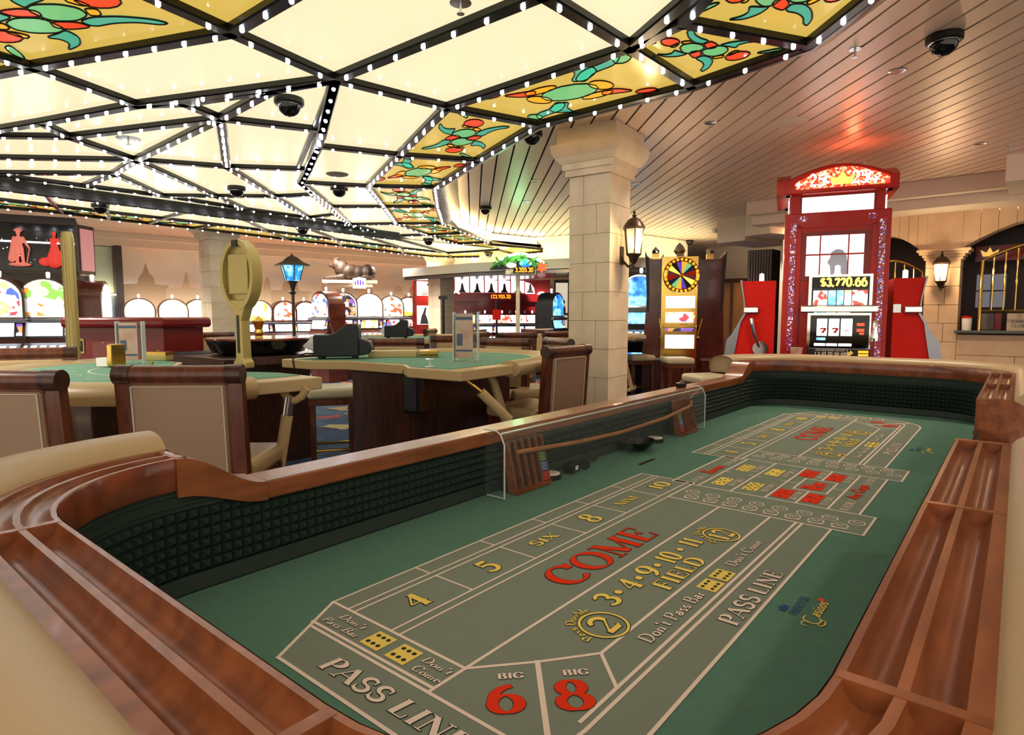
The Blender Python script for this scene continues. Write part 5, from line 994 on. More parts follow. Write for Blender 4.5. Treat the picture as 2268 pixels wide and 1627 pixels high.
def stand_figure(cx, z0, k, cape=True):
    q = [((cx, y_, z0 + .755 * k), .052 * k, (.85, .85, 1.15)), ((cx, y_, z0 + .69 * k), .03 * k, (1, 1, 1)), ((cx, y_, z0 + .58 * k), .085 * k, (1.05, .65, 1.2)), ((cx, y_, z0 + .46 * k), .075 * k, (1, .65, 1.1))]
    q += chainparts([(cx - .085 * k, y_, z0 + .64 * k), (cx - .13 * k, y_ - .01, z0 + .48 * k)], .032 * k, .026 * k) + chainparts([(cx - .13 * k, y_ - .01, z0 + .48 * k), (cx - .05 * k, y_ - .04 * k, z0 + .47 * k)], .026 * k, .02 * k)
    q += chainparts([(cx + .085 * k, y_, z0 + .64 * k), (cx + .14 * k, y_, z0 + .5 * k)], .032 * k, .026 * k) + chainparts([(cx + .14 * k, y_, z0 + .5 * k), (cx + .20 * k, y_ - .02, z0 + .40 * k)], .026 * k, .02 * k)
    q += chainparts([(cx - .04 * k, y_, z0 + .40 * k), (cx - .045 * k, y_, z0 + .06 * k)], .048 * k, .03 * k, 12) + chainparts([(cx + .04 * k, y_, z0 + .40 * k), (cx + .07 * k, y_, z0 + .06 * k)], .048 * k, .03 * k, 12)
    return q
pt = stand_figure(hx, bz, k_) + [((hx, y_, bz + .81 * k_), .06 * k_, (1.5, .9, .5)), ((hx, y_, bz + .84 * k_), .04 * k_, (1.2, .8, .7))] + chainparts([(hx - .09 * k_, y_ + .02, bz + .62 * k_), (hx - .15 * k_, y_ + .02, bz + .15 * k_)], .04 * k_, .075 * k_, 12) + [((hx + .0, y_, bz + .02 * k_), .13 * k_, (1.7, .5, .35))]
figure(pt, 'statue', 'statue', sg, .007); MB().tube([(hx + .20 * k_, y_ - .02, bz + .40 * k_), (hx + .13 * k_, y_ - .02, bz + .04 * k_)], .006, 6).build('cane', 'statue', sg)
hx2, hz2 = pxloc(121, 517); bz2 = pxloc(121, 588)[1]; k2 = (hz2 - bz2) / .80
pt = [((hx2, y_, bz2 + .765 * k2), .05 * k2, (.85, .85, 1.15)), ((hx2, y_, bz2 + .80 * k2), .045 * k2, (1, 1, .8)), ((hx2, y_, bz2 + .70 * k2), .028 * k2, (1, 1, 1)), ((hx2, y_, bz2 + .6 * k2), .07 * k2, (1, .65, 1.2)), ((hx2, y_, bz2 + .49 * k2), .055 * k2, (1, .65, 1))] + chainparts([(hx2, y_, bz2 + .46 * k2), (hx2 - .02 * k2, y_, bz2 + .1 * k2)], .075 * k2, .17 * k2, 12) + chainparts([(hx2 + .07 * k2, y_, bz2 + .65 * k2), (hx2 + .15 * k2, y_, bz2 + .5 * k2)], .028 * k2, .022 * k2) + chainparts([(hx2 - .07 * k2, y_, bz2 + .65 * k2), (hx2 - .06 * k2, y_ - .03, bz2 + .48 * k2)], .028 * k2, .022 * k2) + chainparts([(hx2 + .1 * k2, y_, bz2 + .3 * k2), (hx2 + .3 * k2, y_, bz2 + .06 * k2)], .06 * k2, .08 * k2) + [((hx2 - .2 * k2, y_, bz2 + .08 * k2), .12 * k2, (1.2, .5, .9))]
figure(pt, 'statue2', 'statue', sg, .007); mb = MB(); mb.box((pxloc(132, 580)[0], -.06, pxloc(132, 580)[1]), (.12, .01, .1)); mb.build('blue_plaque', 'scr_blue', sg)
MB().tube([(0, -.02, pxloc(0, 533)[1]), (L, -.02, pxloc(0, 533)[1])], .012, 8).build('light_tube', 'white_lit', sg)
mat('bank_wall', '#77706c', .6)
bw = thing('slot_backing', 'grey backing wall with arches behind the left slots', 'partition', (p0.x, p0.y, 0), rz); MB().bx(-.1, L + .1, .08, .14, 0, zb - .05).build('panel', 'bank_wall', bw)
for s_ in (0, 1): MB().bx(-.12 + s_ * (L + .2), -.08 + s_ * (L + .2), .06, .16, 0, zb - .05).build('edge_strip', 'frame_brown', bw)
p = WY(159, 700, 5.0); ph = WY(159, 512, 5.0).z; t = thing('brass_post', 'tall gold coloured post standing left of the red counter', 'post', (p.x, p.y, 0))
MB().lathe([(.06, 0), (.06, .03), (.043, .04), (.043, .92), (.046, .93), (.046, 1.0), (.043, 1.01), (.043, ph - .03), (.036, ph - .005), (.0, ph)], 18).build('shaft', 'gold_paint', t, True)
for k in range(8): MB().box((.043 * math.cos(k * PI / 4), .043 * math.sin(k * PI / 4), ph / 2 + .5), (.006, .012, ph - 1.1), k * PI / 4).build('flute', 'gold_paint', t)
p = WY(300, 700, 5.9); ct = thing('red_counter', 'glossy red counter with a rounded top behind the left table', 'counter', (p.x, p.y, 0), math.radians(-12)); h = WY(300, 702, 5.9).z
bevel(MB().bx(-.50, .50, -.22, .3, 0, h - .09).build('counter_body', 'red_deep', ct), .01); o = MB().bx(-.56, .56, -.3, .36, h - .10, h).build('counter_top', 'red_deep', ct); bevel(o, .035, 4)
MB().lathe([(.045, .0), (.045, h - .1)], 14, (-.54, -.2, 0)).build('chrome_corner', 'chrome', ct, True); MB().bx(-.44, -.37, -.228, -.219, h - .34, h - .2).build('socket_plate', 'gold_paint', ct); MB().bx(-.425, -.385, -.231, -.227, h - .32, h - .22).build('socket', 'black', ct)

# ------------------------------------------------------------------ street lamp, lion
p = on_row(652, 3.4); hz0 = WY(652, 622, p.y).z; hz1 = WY(652, 582, p.y).z; t = thing('street_lamp', 'dark street lamp with a blue lit lantern head', 'lamp post', (p.x, p.y, 0)); mat('lampgreen', '#4d5138', .5, .3)
MB().lathe([(.12, 0), (.1, .06), (.05, .12), (.035, .3), (.028, hz0 - .25), (.09, hz0 - .2), (.03, hz0 - .17), (.06, hz0 - .08), (.1, hz0)], 12).build('post', 'lantern_metal', t, True)
H6 = [(math.cos(2 * PI * k / 6), math.sin(2 * PI * k / 6)) for k in range(6)]
for k in range(6):
    a_, c_ = H6[k], H6[(k + 1) % 6]; zA, zB = hz0 + .01, hz0 + .27; MB().add([(a_[0] * .13, a_[1] * .13, zA), (c_[0] * .13, c_[1] * .13, zA), (c_[0] * .2, c_[1] * .2, zB), (a_[0] * .2, a_[1] * .2, zB)], [(0, 1, 2, 3)]).build('glass_pane', 'scr_blue', t); MB().tube([(a_[0] * .135, a_[1] * .135, zA), (a_[0] * .205, a_[1] * .205, zB)], .01, 5).build('corner_rib', 'lampgreen', t)
MB().lathe([(.33, hz0 + .27), (.33, hz0 + .285), (.2, hz0 + .34), (.1, hz0 + .42), (.03, hz0 + .45), (.0, hz0 + .5)], 6).build('roof', 'lampgreen', t)
p = on_row(782, 1.75); zb_ = WY(782, 622, p.y).z; t = thing('lion_statue', 'bronze reclining lion statue on a stone plinth above the slots', 'statue', (p.x, p.y, 0), math.radians(14)); mat('lion', '#3a281b', .6, .1)
L0 = [((-.3, 0, .36), .13, (1, .9, 1.1)), ((-.41, 0, .34), .07, (1.2, .8, .8)), ((-.2, 0, .26), .17, (1, .9, 1.15)), ((-.05, 0, .2), .18, (1.3, .95, 1.0)), ((.15, 0, .18), .17, (1.5, .95, .95)), ((.36, 0, .19), .18, (1.0, 1.05, 1.05)), ((-.33, 0, .47), .06, (1, 1.2, .7)), ((.36, -.1, .1), .1, (1.4, .7, .8)), ((.36, .1, .1), .1, (1.4, .7, .8))]
for s_ in (-1, 1): L0 += chainparts([(-.2, s_ * .1, .08), (-.55, s_ * .1, .045)], .06, .045); L0 += chainparts([(.4, s_ * .14, .06), (.15, s_ * .16, .04)], .055, .04); L0 += [((-.29, s_ * .09, .48), .03, (1, 1, 1))]
L0 = [((a + 0, b__, c_ + zb_), r, s_) for (a, b__, c_), r, s_ in L0]
lion = figure(L0, 'lion', 'lion_body', t, .013)
MB().bx(-.62, .55, -.24, .24, zb_ - .06, zb_ + .01).build('plinth_top', 'stone', t); MB().bx(-.5, .45, -.2, .2, zb_ - .14, zb_ - .06).build('plinth_step', 'stone', t); MB().bx(-.06, .06, -.06, .06, 1.3, zb_ - .14).build('support', 'stone', t); box('support_case', 'wood_red', (0, 0, .66), (.3, .3, 1.3), t)
sgn_ = MB().prism([(.02, zb_ - .17), (.30, zb_ - .17), (.28, zb_ - .06), (.31, zb_ + .04), (.16, zb_ + .07), (.02, zb_ + .04), (.045, zb_ - .06)], -.262, -.242, 'y').build('sign', 'white_lit', t); mat('violet', '#5a3ab0', .5, emit='#5a3ab0', es=.6)
for k in range(4): MB().bx(.06 + k * .055, .095 + k * .055, -.266, -.2625, zb_ - .1, zb_ - .01 + .02 * (k in (1, 2))).build('sign_mark', 'violet', sgn_)

# ------------------------------------------------------------------ far bulkhead with cove, bus slots, palm sign
bpx = [(893, 14.4), (1042, 12.8), (1261, 11.7), (1400, 11.5), (1500, 12.0), (1585, 12.9)]
bp = [WY(a_, 650, b__) for a_, b__ in bpx]; bh = structure(MB().build('ceiling_bulkhead', 'plaster') if False else thing('ceiling_bulkhead', 'grey bulkhead ring with bright cove light in the distance', 'bulkhead')); del bh['category']
path = []
for i, q in enumerate(bp):
    dd = (bp[min(i + 1, len(bp) - 1)] - bp[max(i - 1, 0)]).normalized(); path.append((q.x, q.y, -dd.y, dd.x))
MB().sweep(path, [(0, 2.2), (0, 2.385), (.04, 2.385), (.04, 2.36), (.7, 2.36), (2.6, 2.2)]).build('fascia_band', 'soffit_grey', bh, True, ang=30); MB().sweep(path, [(.04, 2.195), (.03, 2.12), (.1, 2.12), (2.5, 2.19)]).build('lower_band', 'soffit_dark', bh)
mat('white_wall', '#fff8ea', .6); MB().sweep(path, [(.7, 2.37), (.7, ZS - .01), (.72, ZS - .01)], cap=False).build('cove_back', 'white_wall', bh); MB().sweep(path, [(.1, 2.362), (.3, 2.362), (.3, 2.372), (.1, 2.372), (.1, 2.362)]).build('cove_strip', 'cove', bh)
p = WY(1110, 700, 15.3); bus = thing('bus_slot_bank', 'red double decker bus shaped front with lit windows over a row of slots', 'slot bank', (p.x, p.y, 0), math.radians(12)); mat('bus_red', '#8e1a1e', .2, coat=.5); mat('silh', '#3c3c40', .7)
zz = lambda py: 1.3 + (699 - py) * 15.3 / 1357.6
xx = lambda px: (px - 1110) * 15.3 / 1357.6 / .985
MB().bx(xx(1000), xx(1222), .1, .5, 0, zz(618)).build('bus_body', 'bus_red', bus); MB().bx(xx(998), xx(1226), -.02, .12, zz(668), zz(652)).build('bus_band', 'bus_red', bus)
ws = [(1011, 1041), (1044, 1073), (1076, 1103), (1106, 1131), (1134, 1163), (1166, 1187)]
for i, (a_, b__) in enumerate(ws):
    pw = [(xx(a_), zz(648)), (xx(b__), zz(648)), (xx(b__), zz(622)), (xx(a_), zz(620))] if i < 5 else [(xx(a_), zz(650)), (xx(b__), zz(650)), (xx(b__) - .02, zz(638)), (xx(b__) - .1, zz(628)), (xx(a_), zz(624))]
    o = MB().prism(pw, .08, .11, 'y').build('window', 'white_lit', bus); cx_ = (xx(a_) + xx(b__)) / 2
    MB().prism([(cx_ - .1, zz(648)), (cx_ + .1, zz(648)), (cx_ + .05, zz(642)), (cx_ + .02, zz(628)), (cx_ - .02, zz(628)), (cx_ - .04, zz(641))], .07, .079, 'y').build('silhouette', 'silh', o)
for px_ in (1012, 1201): MB().tube([(xx(px_), .0, zz(654)), (xx(px_), .08, zz(654))], .10, 20).build('roundel', 'white_lit', bus, True); MB().tube([(xx(px_), -.01, zz(654)), (xx(px_), .0, zz(654))], .055, 16).build('roundel_mark', 'bus_red', bus, True)
tx = MB(); text(tx, '123,705.20', (0, 0), (1, 0), (0, 1), .09, 0, .5, .2, .12, fn=lambda a_, c_: (xx(1087) + a_, -.024, zz(661) + c_)); tx.build('jackpot_digits', 'neon_o', bus)
for i, px_ in enumerate((1028, 1070, 1107, 1138, 1173)):
    q = Vector((p.x, p.y, 0)) + Matrix.Rotation(math.radians(12), 3, 'Z') @ Vector((xx(px_), -.32, 0)); slot((q.x, q.y, 0), math.radians(12), ['slot below the red bus, leftmost beside the far column', 'second slot from the left below the red bus', 'middle slot below the red bus', 'slot below the red bus behind the neon pole', 'rightmost slot below the red bus'][i], ['scr_warm', 'scr_reel', 'scr_red', 'scr_reel', 'scr_reel'][i], 'scr_white', 'bus_red', 'slots below the red bus', arch=False, s=.86)
# kiosk with silhouette figure beside the far column
p = WY(938, 700, 14.6); t = thing('poster_kiosk', 'white lit poster kiosk with a dark statue silhouette left of the far column', 'kiosk', (p.x, p.y, 0), math.radians(30)); zk = lambda py: 1.3 + (699 - py) * 14.6 / 1357.6
MB().bx(-.2, .2, 0, .2, 0, zk(622)).build('frame', 'bus_red', t); MB().bx(-.16, .16, -.02, .01, zk(718), zk(677)).build('lower_poster', 'white_lit', t); MB().bx(-.16, .16, -.02, .01, zk(655), zk(624)).build('upper_poster', 'white_lit', t); MB().prism([(-.1, zk(717)), (.12, zk(717)), (.08, zk(704)), (.04, zk(695)), (.07, zk(681)), (.03, zk(680)), (-.01, zk(690)), (-.06, zk(700))], -.03, -.021, 'y').build('figure_silhouette', 'silh', t); MB().prism([(-.05, zk(654)), (.1, zk(654)), (.06, zk(640)), (.06, zk(628)), (.02, zk(640))], -.03, -.021, 'y').build('figure_silhouette', 'silh', t)
# neon palm sign on pole
p = WY(1147, 700, 10.4); t = thing('palm_sign', 'round jackpot sign with green foliage and neon arch on a pale pole', 'sign', (p.x, p.y, 0), math.radians(2)); zk = lambda py: 1.3 + (699 - py) * 10.4 / 1357.6; xk = lambda px: (px - 1147) * 10.4 / 1357.6; mat('pole_pale', '#d8d3b4', .4); mat('leafg', '#5a9a4a', .6, emit='#3f8a3a', es=.15)
MB().tube([(0, 0, 0), (0, 0, zk(610))], .035, 12).build('pole', 'pole_pale', t, True); MB().lathe([(.12, 0), (.12, .02), (.04, .04)], 16).build('pole_foot', 'pole_pale', t, True)
o = MB().prism([(xk(1085), zk(598)), (xk(1210), zk(598)), (xk(1205), zk(590)), (xk(1180), zk(575)), (xk(1147), zk(568)), (xk(1112), zk(576)), (xk(1092), zk(590))], -.05, .25, 'y').build('sign_body', 'darkgrey', t); MB().bx(xk(1120), xk(1185), -.1, .3, zk(609), zk(598)).build('sign_base', 'pole_pale', t)
MB().tube([(xk(1100) + (xk(1203) - xk(1100)) * i / 12, -.07, zk(585) + .16 * math.sin(PI * i / 12)) for i in range(13)], .022, 8).build('neon_arch', 'neon_g', t, True)
random.seed(11)
for i in range(46):
    a_ = random.uniform(0, PI); r_ = random.uniform(.25, .46); c_ = (math.cos(a_) * r_ * .95, -.1 + random.uniform(-.05, .06), zk(598) + .05 + math.sin(a_) * r_ * .34); MB().box(c_, (.13, .012, .03), 0, random.uniform(-.6, .6), random.uniform(-1.2, 1.2)).build('leaf', 'leafg', t)
MB().ball((xk(1163), -.12, zk(586)), .08, 12, 8, (1.3, .3, .8)).build('neon_cloud', 'scr_blue', t, True); MB().ball((xk(1132), -.12, zk(590)), .06, 12, 8, (1.4, .3, .7)).build('neon_flower', 'lamp_disc', t, True)
MB().prism([(xk(1198) + r_ * math.cos(PI * k / 6), zk(594) + r_ * math.sin(PI * k / 6)) for k in range(12) for r_ in [.1 if k % 2 else .06]], -.14, -.11, 'y').build('neon_star', 'neon_r', t)
tx = MB(); text(tx, '3,205.30', (0, 0), (1, 0), (0, 1), .075, 0, .3, .2, .12, fn=lambda a_, c_: (xk(1140) + a_, -.153, zk(605) + c_)); dg = MB().bx(xk(1136), xk(1183), -.15, -.13, zk(607), zk(596)).build('digit_panel', 'black', t); tx.build('jackpot_digits', 'neon_o', dg)
lamp_point((p.x, p.y - .25, zk(575) + .12), 4, (.3, 1, .45), .1)
# pole sign and red notice
p = WY(982, 700, 9.2); t = thing('notice_stand', 'thin dark pole with a small tilted notice right of the far column', 'notice stand', (p.x, p.y, 0)); zk = WY(982, 662, 9.2).z; MB().tube([(0, 0, 0), (0, 0, zk)], .02, 8).build('pole', 'black', t, True); box('plate', 'darkgrey', (0, -.02, zk + .02), (.13, .03, .05), t); MB().lathe([(.14, 0), (.14, .02), (.02, .03)], 14).build('foot', 'black', t)
p = WY(1100, 700, 10.6); t = thing('red_notice', 'small red notice on a dark pole before the bus slots', 'notice', (p.x, p.y, 0)); zk = lambda py: 1.3 + (699 - py) * 10.6 / 1357.6; MB().tube([(0, 0, 0), (0, 0, zk(664))], .018, 8).build('pole', 'black', t, True); box('notice_plate', 'red_bright', (0, -.03, (zk(685) + zk(708)) / 2), (.14, .02, zk(685) - zk(708)), t); MB().lathe([(.14, 0), (.14, .02), (.02, .03)], 14).build('foot', 'black', t)
# poster with couple and rail, right of the bus
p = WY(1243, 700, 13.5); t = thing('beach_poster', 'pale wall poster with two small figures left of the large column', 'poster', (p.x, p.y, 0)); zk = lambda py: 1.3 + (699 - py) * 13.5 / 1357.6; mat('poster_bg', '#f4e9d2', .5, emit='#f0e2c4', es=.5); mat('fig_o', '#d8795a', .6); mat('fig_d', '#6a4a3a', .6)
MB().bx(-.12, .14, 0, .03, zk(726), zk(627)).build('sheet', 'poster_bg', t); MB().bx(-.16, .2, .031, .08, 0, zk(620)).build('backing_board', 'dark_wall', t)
for dx_, s_ in ((-.07, .8), (.03, 1.)): MB().lathe([(0, zk(700)), (.07 * s_, zk(695)), (.06 * s_, zk(680)), (.03 * s_, zk(676)), (0, zk(675))], 10, (dx_, -.02, 0), 1, .2).build('figure_body', 'fig_o', t, True); MB().ball((dx_, -.02, zk(675) + .06 * s_), .05 * s_, 8, 6, (1, .3, 1.1)).build('figure_head', 'fig_d', t, True)
t = thing('railing', 'dark balustrade in front of the beach poster', 'railing', (p.x, p.y - .4, 0)); MB().bx(-.22, .2, -.02, .02, zk(698), zk(693)).build('top_rail', 'wood_dark', t)
for k in range(7): MB().bx(-.2 + k * .06, -.19 + k * .06, -.008, .008, 0, zk(697)).build('baluster', 'black', t)
p = WY(1224, 700, 12.8); slot((p.x, p.y, 0), math.radians(60), 'blue lit video slot at the right end of the bus', 'scr_blue', 'scr_blue', 'darkgrey', 'video slots', arch=True)
# ------------------------------------------------------------------ red phone booth slot island
BY = 5.7; BRZ = math.radians(-24); pb = WY(1844, 700, BY); bz = lambda py: 1.3 + (699 - py) * BY / FPX; bxp = lambda px: (px - 1848) * BY * .835 / FPX
bt_ = thing('phone_booth', 'red telephone booth shaped slot island with lit sign and glowing windows', 'phone booth', (pb.x, pb.y, 0), BRZ)
BW = bxp(1972); BD = .86     # half width, depth; front plane at y = 0
bevel(MB().bx(-BW, BW, 0, BD, 0, bz(472)).build('booth_body', 'red_paint', bt_), .01)
bevel(MB().bx(bxp(1737), bxp(1958), .06, BD - .06, bz(472), bz(424)).build('neck', 'red_paint', bt_), .006)
def ped(dep0, dep1, nm, par, m, x0, x1, y0, y1, yt, n=16, ax='y'):
    P = [(x0, y0), (x1, y0), (x1, y1)] + [(x1 + (x0 - x1) * i / n, y1 + (yt - y1) * math.sin(PI * i / n)) for i in range(1, n)] + [(x0, y1)]
    return MB().prism(P, dep0, dep1, ax).build(nm, m, par)
ph0, ph1, pht = bz(432), bz(402), bz(372)
o = ped(-.035, .12, 'pediment', bt_, 'red_paint', bxp(1722), bxp(1975), ph0, ph1, pht); bevel(o, .012); ped(BD - .12, BD + .035, 'pediment', bt_, 'red_paint', bxp(1722), bxp(1975), ph0, ph1, pht)
for s in (-1, 1):
    x = s * (BW + .02); P = [(-.03, ph0), (BD + .03, ph0), (BD + .03, ph1)] + [(BD + .03 - (BD + .06) * i / 14, ph1 + (pht - ph1) * math.sin(PI * i / 14)) for i in range(1, 14)] + [(-.03, ph1)]
    MB().prism(P, x - .06, x + .02 if s > 0 else x + .06, 'x').build('pediment', 'red_paint', bt_)
    P = [(.12, ph0 + .03), (BD - .12, ph0 + .03), (BD - .12, ph1)] + [(BD - .12 - (BD - .24) * i / 10, ph1 + (pht - ph1 - .05) * math.sin(PI * i / 10)) for i in range(1, 10)] + [(.12, ph1)]
    MB().prism(P, x + s * .021 - .004, x + s * .021 + .004, 'x').build('sign_glass', 'pedsign', bt_)
    MB().bx(s * (BW - .03) - .004, s * (BW - .03) + .004, .15, BD - .15, bz(470), bz(438)).build('lit_panel', 'white_lit', bt_)
    MB().bx(s * (BW + .002) - .003, s * (BW + .002) + .003, .2, BD - .2, bz(611), bz(523)).build('side_window', 'white_lit', bt_)
MB().lathe([(BW * .98, 0), (BW * .7, .05), (BW * .3, .075), (0, .08)], 24, (0, BD / 2, ph1 + .03)).build('roof', 'red_paint', bt_, True)
sgl = ped(-.044, -.034, 'sign_glass', bt_, 'pedsign', bxp(1748), bxp(1962), bz(422), bz(407), bz(380))
def btext(s, px, py, h, w, m, y=-.048, thick=.16, par=None):
    mb = MB(); text(mb, s, (0, 0), (1, 0), (0, 1), h, 0, w, thick, .09, fn=lambda a, c: (bxp(px) + a, y, bz(py) + c)); return mb.build('lettering', m, par or sgl)
btext('25', 1779, 419, .115, .13, 'neon_w'); btext('25', 1877, 418, .115, .13, 'neon_w')
mb = MB(); text(mb, 'c', (0, 0), (1, 0), (0, 1), .12, 0, .05, .2, .12, fn=lambda a, c: (bxp(1814) + a, -.048, bz(412) + c)); mb.build('lettering', 'neon_w', sgl); mb = MB(); text(mb, 'c', (0, 0), (1, 0), (0, 1), .12, 0, .05, .2, .12, fn=lambda a, c: (bxp(1912) + a, -.048, bz(411) + c)); mb.build('lettering', 'neon_w', sgl)
crown = MB(); cx_, cz_ = bxp(1856), bz(417); crown.prism([(cx_ - .075, cz_), (cx_ + .075, cz_), (cx_ + .10, cz_ + .08), (cx_ + .045, cz_ + .05), (cx_, cz_ + .115), (cx_ - .045, cz_ + .05), (cx_ - .10, cz_ + .08)], -.05, -.045, 'y'); crown.build('crown_mark', 'neon_y', sgl)
for px in (1755, 1931):
    mb = MB(); a, c = bxp(px), bz(412); mb.prism([(a + (.035 if k % 2 == 0 else .012) * math.cos(PI * k / 4), c + (.035 if k % 2 == 0 else .012) * math.sin(PI * k / 4)) for k in range(8)], -.05, -.045, 'y'); mb.build('star_mark', 'neon_w', sgl)
lp = MB().bx(bxp(1765), bxp(1932), .048, .058, bz(470), bz(437)).build('lit_panel', 'white_lit', bt_); MB().bx(bxp(1760), bxp(1937), .052, .0595, bz(473), bz(434)).build('panel_frame', 'red_deep', bt_)
# door, windows, jewelled strips
for (a, b_, c, d_) in ((1757, 1765, 785, 500), (1930, 1938, 785, 500)): MB().bx(bxp(a), bxp(b_), -.015, 0, bz(c), bz(d_)).build('door_stile', 'red_paint', bt_)
MB().bx(bxp(1757), bxp(1938), -.015, 0, bz(505), bz(497)).build('door_rail', 'red_paint', bt_); MB().bx(bxp(1770), bxp(1925), -.008, 0, bz(620), bz(515)).build('window_frame', 'red_deep', bt_)
wx = [1778, 1812, 1878, 1915]
for i in range(3):
    for (y0, y1) in ((563, 524), (611, 567)):
        MB().bx(bxp(wx[i] + 1), bxp(wx[i + 1] - 2), -.012, -.007, bz(y0), bz(y1)).build('window_pane', 'white_lit', bt_)
mat('shade_grey', '#9a9aa6', .8, emit='#8f8f9c', es=.25)
P = [(bxp(1838), bz(611)), (bxp(1876), bz(611)), (bxp(1878), bz(596)), (bxp(1874), bz(568)), (bxp(1864), bz(556)), (bxp(1850), bz(554)), (bxp(1838), bz(560)), (bxp(1836), bz(572)), (bxp(1829), bz(582)), (bxp(1836), bz(590)), (bxp(1837), bz(600))]
MB().prism(P, -.0185, -.013, 'y').build('head_silhouette', 'shade_grey', bt_); MB().bx(bxp(1810), bxp(1813.5), -.02, -.012, bz(611), bz(524)).build('muntin', 'red_paint', bt_); MB().bx(bxp(1876), bxp(1879.5), -.02, -.012, bz(611), bz(524)).build('muntin', 'red_paint', bt_); MB().bx(bxp(1778), bxp(1915), -.021, -.012, bz(566.5), bz(563.5)).build('muntin', 'red_paint', bt_)
for a, b_ in ((1739, 1753), (1946, 1960)): MB().bx(bxp(a), bxp(b_), -.006, .001, bz(790), bz(494)).build('jewel_strip', 'jewel', bt_)
for a, b_ in ((1757, 1778), (1918, 1938)): MB().bx(bxp(a), bxp(b_), -.006, .001, bz(492), bz(480)).build('jewel_patch', 'jewel', bt_)
# the three machines
fs_ = thing('slot_machine', 'chrome framed slot with yellow jackpot figure before the red booth', 'slot machine', (pb.x, pb.y, 0), BRZ, 'slots of the red booth'); X0, X1 = bxp(1786), bxp(1928)
SY = -.30
MB().bx(X0, X1, SY, -.03, .9, bz(613)).build('cabinet', 'chrome', fs_); MB().bx(X0 - .02, X1 + .02, SY - .04, -.03, 0, .9).build('stand', 'red_paint', fs_)
MB().bx(bxp(1793), bxp(1921), SY - .008, SY, bz(677), bz(618)).build('top_glass', 'blackgloss', fs_); tgl = MB().bx(bxp(1795), bxp(1919), SY - .014, SY - .009, bz(641), bz(620)).build('jackpot_panel', 'black', fs_)
mb = MB(); text(mb, '$3,770.66', (0, 0), (1, 0), (0, 1), .075, 0, .36, .24, .16, fn=lambda a, c: (bxp(1812) + a, SY - .017, bz(638) + c)); mb.build('jackpot_digits', 'neon_y', tgl)
for a, b_, m in ((1797, 1829, 'scr_reel'), (1884, 1917, 'scr_reel'), (1831, 1848, 'scr_blue'), (1850, 1865, 'scr_blue'), (1867, 1882, 'scr_warm')): MB().bx(bxp(a), bxp(b_), SY - .014, SY - .009, bz(676), bz(646)).build('pay_table', m, fs_)
bevel(MB().bx(X0 - .06, X1 + .04, SY - .06, SY, bz(693), bz(677)).build('chrome_band', 'chrome', fs_), .012, 3)
MB().bx(bxp(1793), bxp(1924), SY - .012, SY, bz(766), bz(698)).build('bezel', 'blackgloss', fs_)
for a, b_ in ((1808, 1831), (1835, 1858), (1862, 1887)): rr = MB().bx(bxp(a), bxp(b_), SY - .02, SY - .011, bz(741), bz(705)).build('reel', 'white_lit', fs_)
for a, s in ((1815, '7'), (1842, '7'), (1868, '-')): mb = MB(); text(mb, s, (0, 0), (1, 0), (0, 1), .05, 0, .05, .25, .15, fn=lambda u, c: (bxp(a) + u, SY - .022, bz(736) + c)); mb.build('reel_symbol', 'red_paint', fs_)
for a, b_, y0, y1 in ((1897, 1913, 720, 714), (1897, 1913, 732, 726), (1903, 1913, 738, 734)): MB().bx(bxp(a), bxp(b_), SY - .018, SY - .011, bz(y0), bz(y1)).build('led_figure', 'neon_r', fs_)
for a, b_, m in ((1803, 1828, 'white_lit'), (1831, 1854, 'white_lit'), (1858, 1886, 'white_lit'), (1808, 1828, 'scr_blue')): MB().bx(bxp(a), bxp(b_), SY - .06, SY - .012, bz(762 if m == 'white_lit' else 750), bz(757 if m == 'white_lit' else 745)).build('button', m, fs_)
lb = MB().bx(bxp(1790), bxp(1928), SY - .03, SY, bz(784), bz(768)).build('bill_plate', 'black', fs_); mb = MB(); text(mb, 'THIS MACHINE ACCEPTS', (0, 0), (1, 0), (0, 1), .02, 0, .26, .14, .1, fn=lambda a, c: (bxp(1805) + a, SY - .033, bz(773) + c)); text(mb, '1 5 10 20 50 100', (0, 0), (1, 0), (0, 1), .028, 0, .26, .2, .12, fn=lambda a, c: (bxp(1805) + a, SY - .033, bz(782) + c)); mb.build('lettering', 'print_cream', lb)
MB().prism([(bxp(1878), bz(782)), (bxp(1884), bz(782)), (bxp(1892), bz(776)), (bxp(1884), bz(770)), (bxp(1884), bz(774)), (bxp(1878), bz(774))], SY - .034, SY - .03, 'y').build('arrow_mark', 'print_yellow', lb)
for y0, y1 in ((776, 771), (782, 778)): MB().bx(bxp(1902), bxp(1924), SY - .034, SY - .03, bz(y0), bz(y1)).build('bill_light', 'neon_o', lb)
MB().lathe([(.03, bz(613)), (.03, bz(609)), (.022, bz(608)), (.022, bz(593)), (.0, bz(591))], 14, (bxp(1852), -.16, 0)).build('candle', 'white_lit', fs_, True)
MB().lathe([(.028, .0), (.032, .05), (.02, .1), (.024, .16), (.0, .2)], 10, (X1 + .03, SY - .01, 1.08)).build('handle', 'chrome', fs_, True)
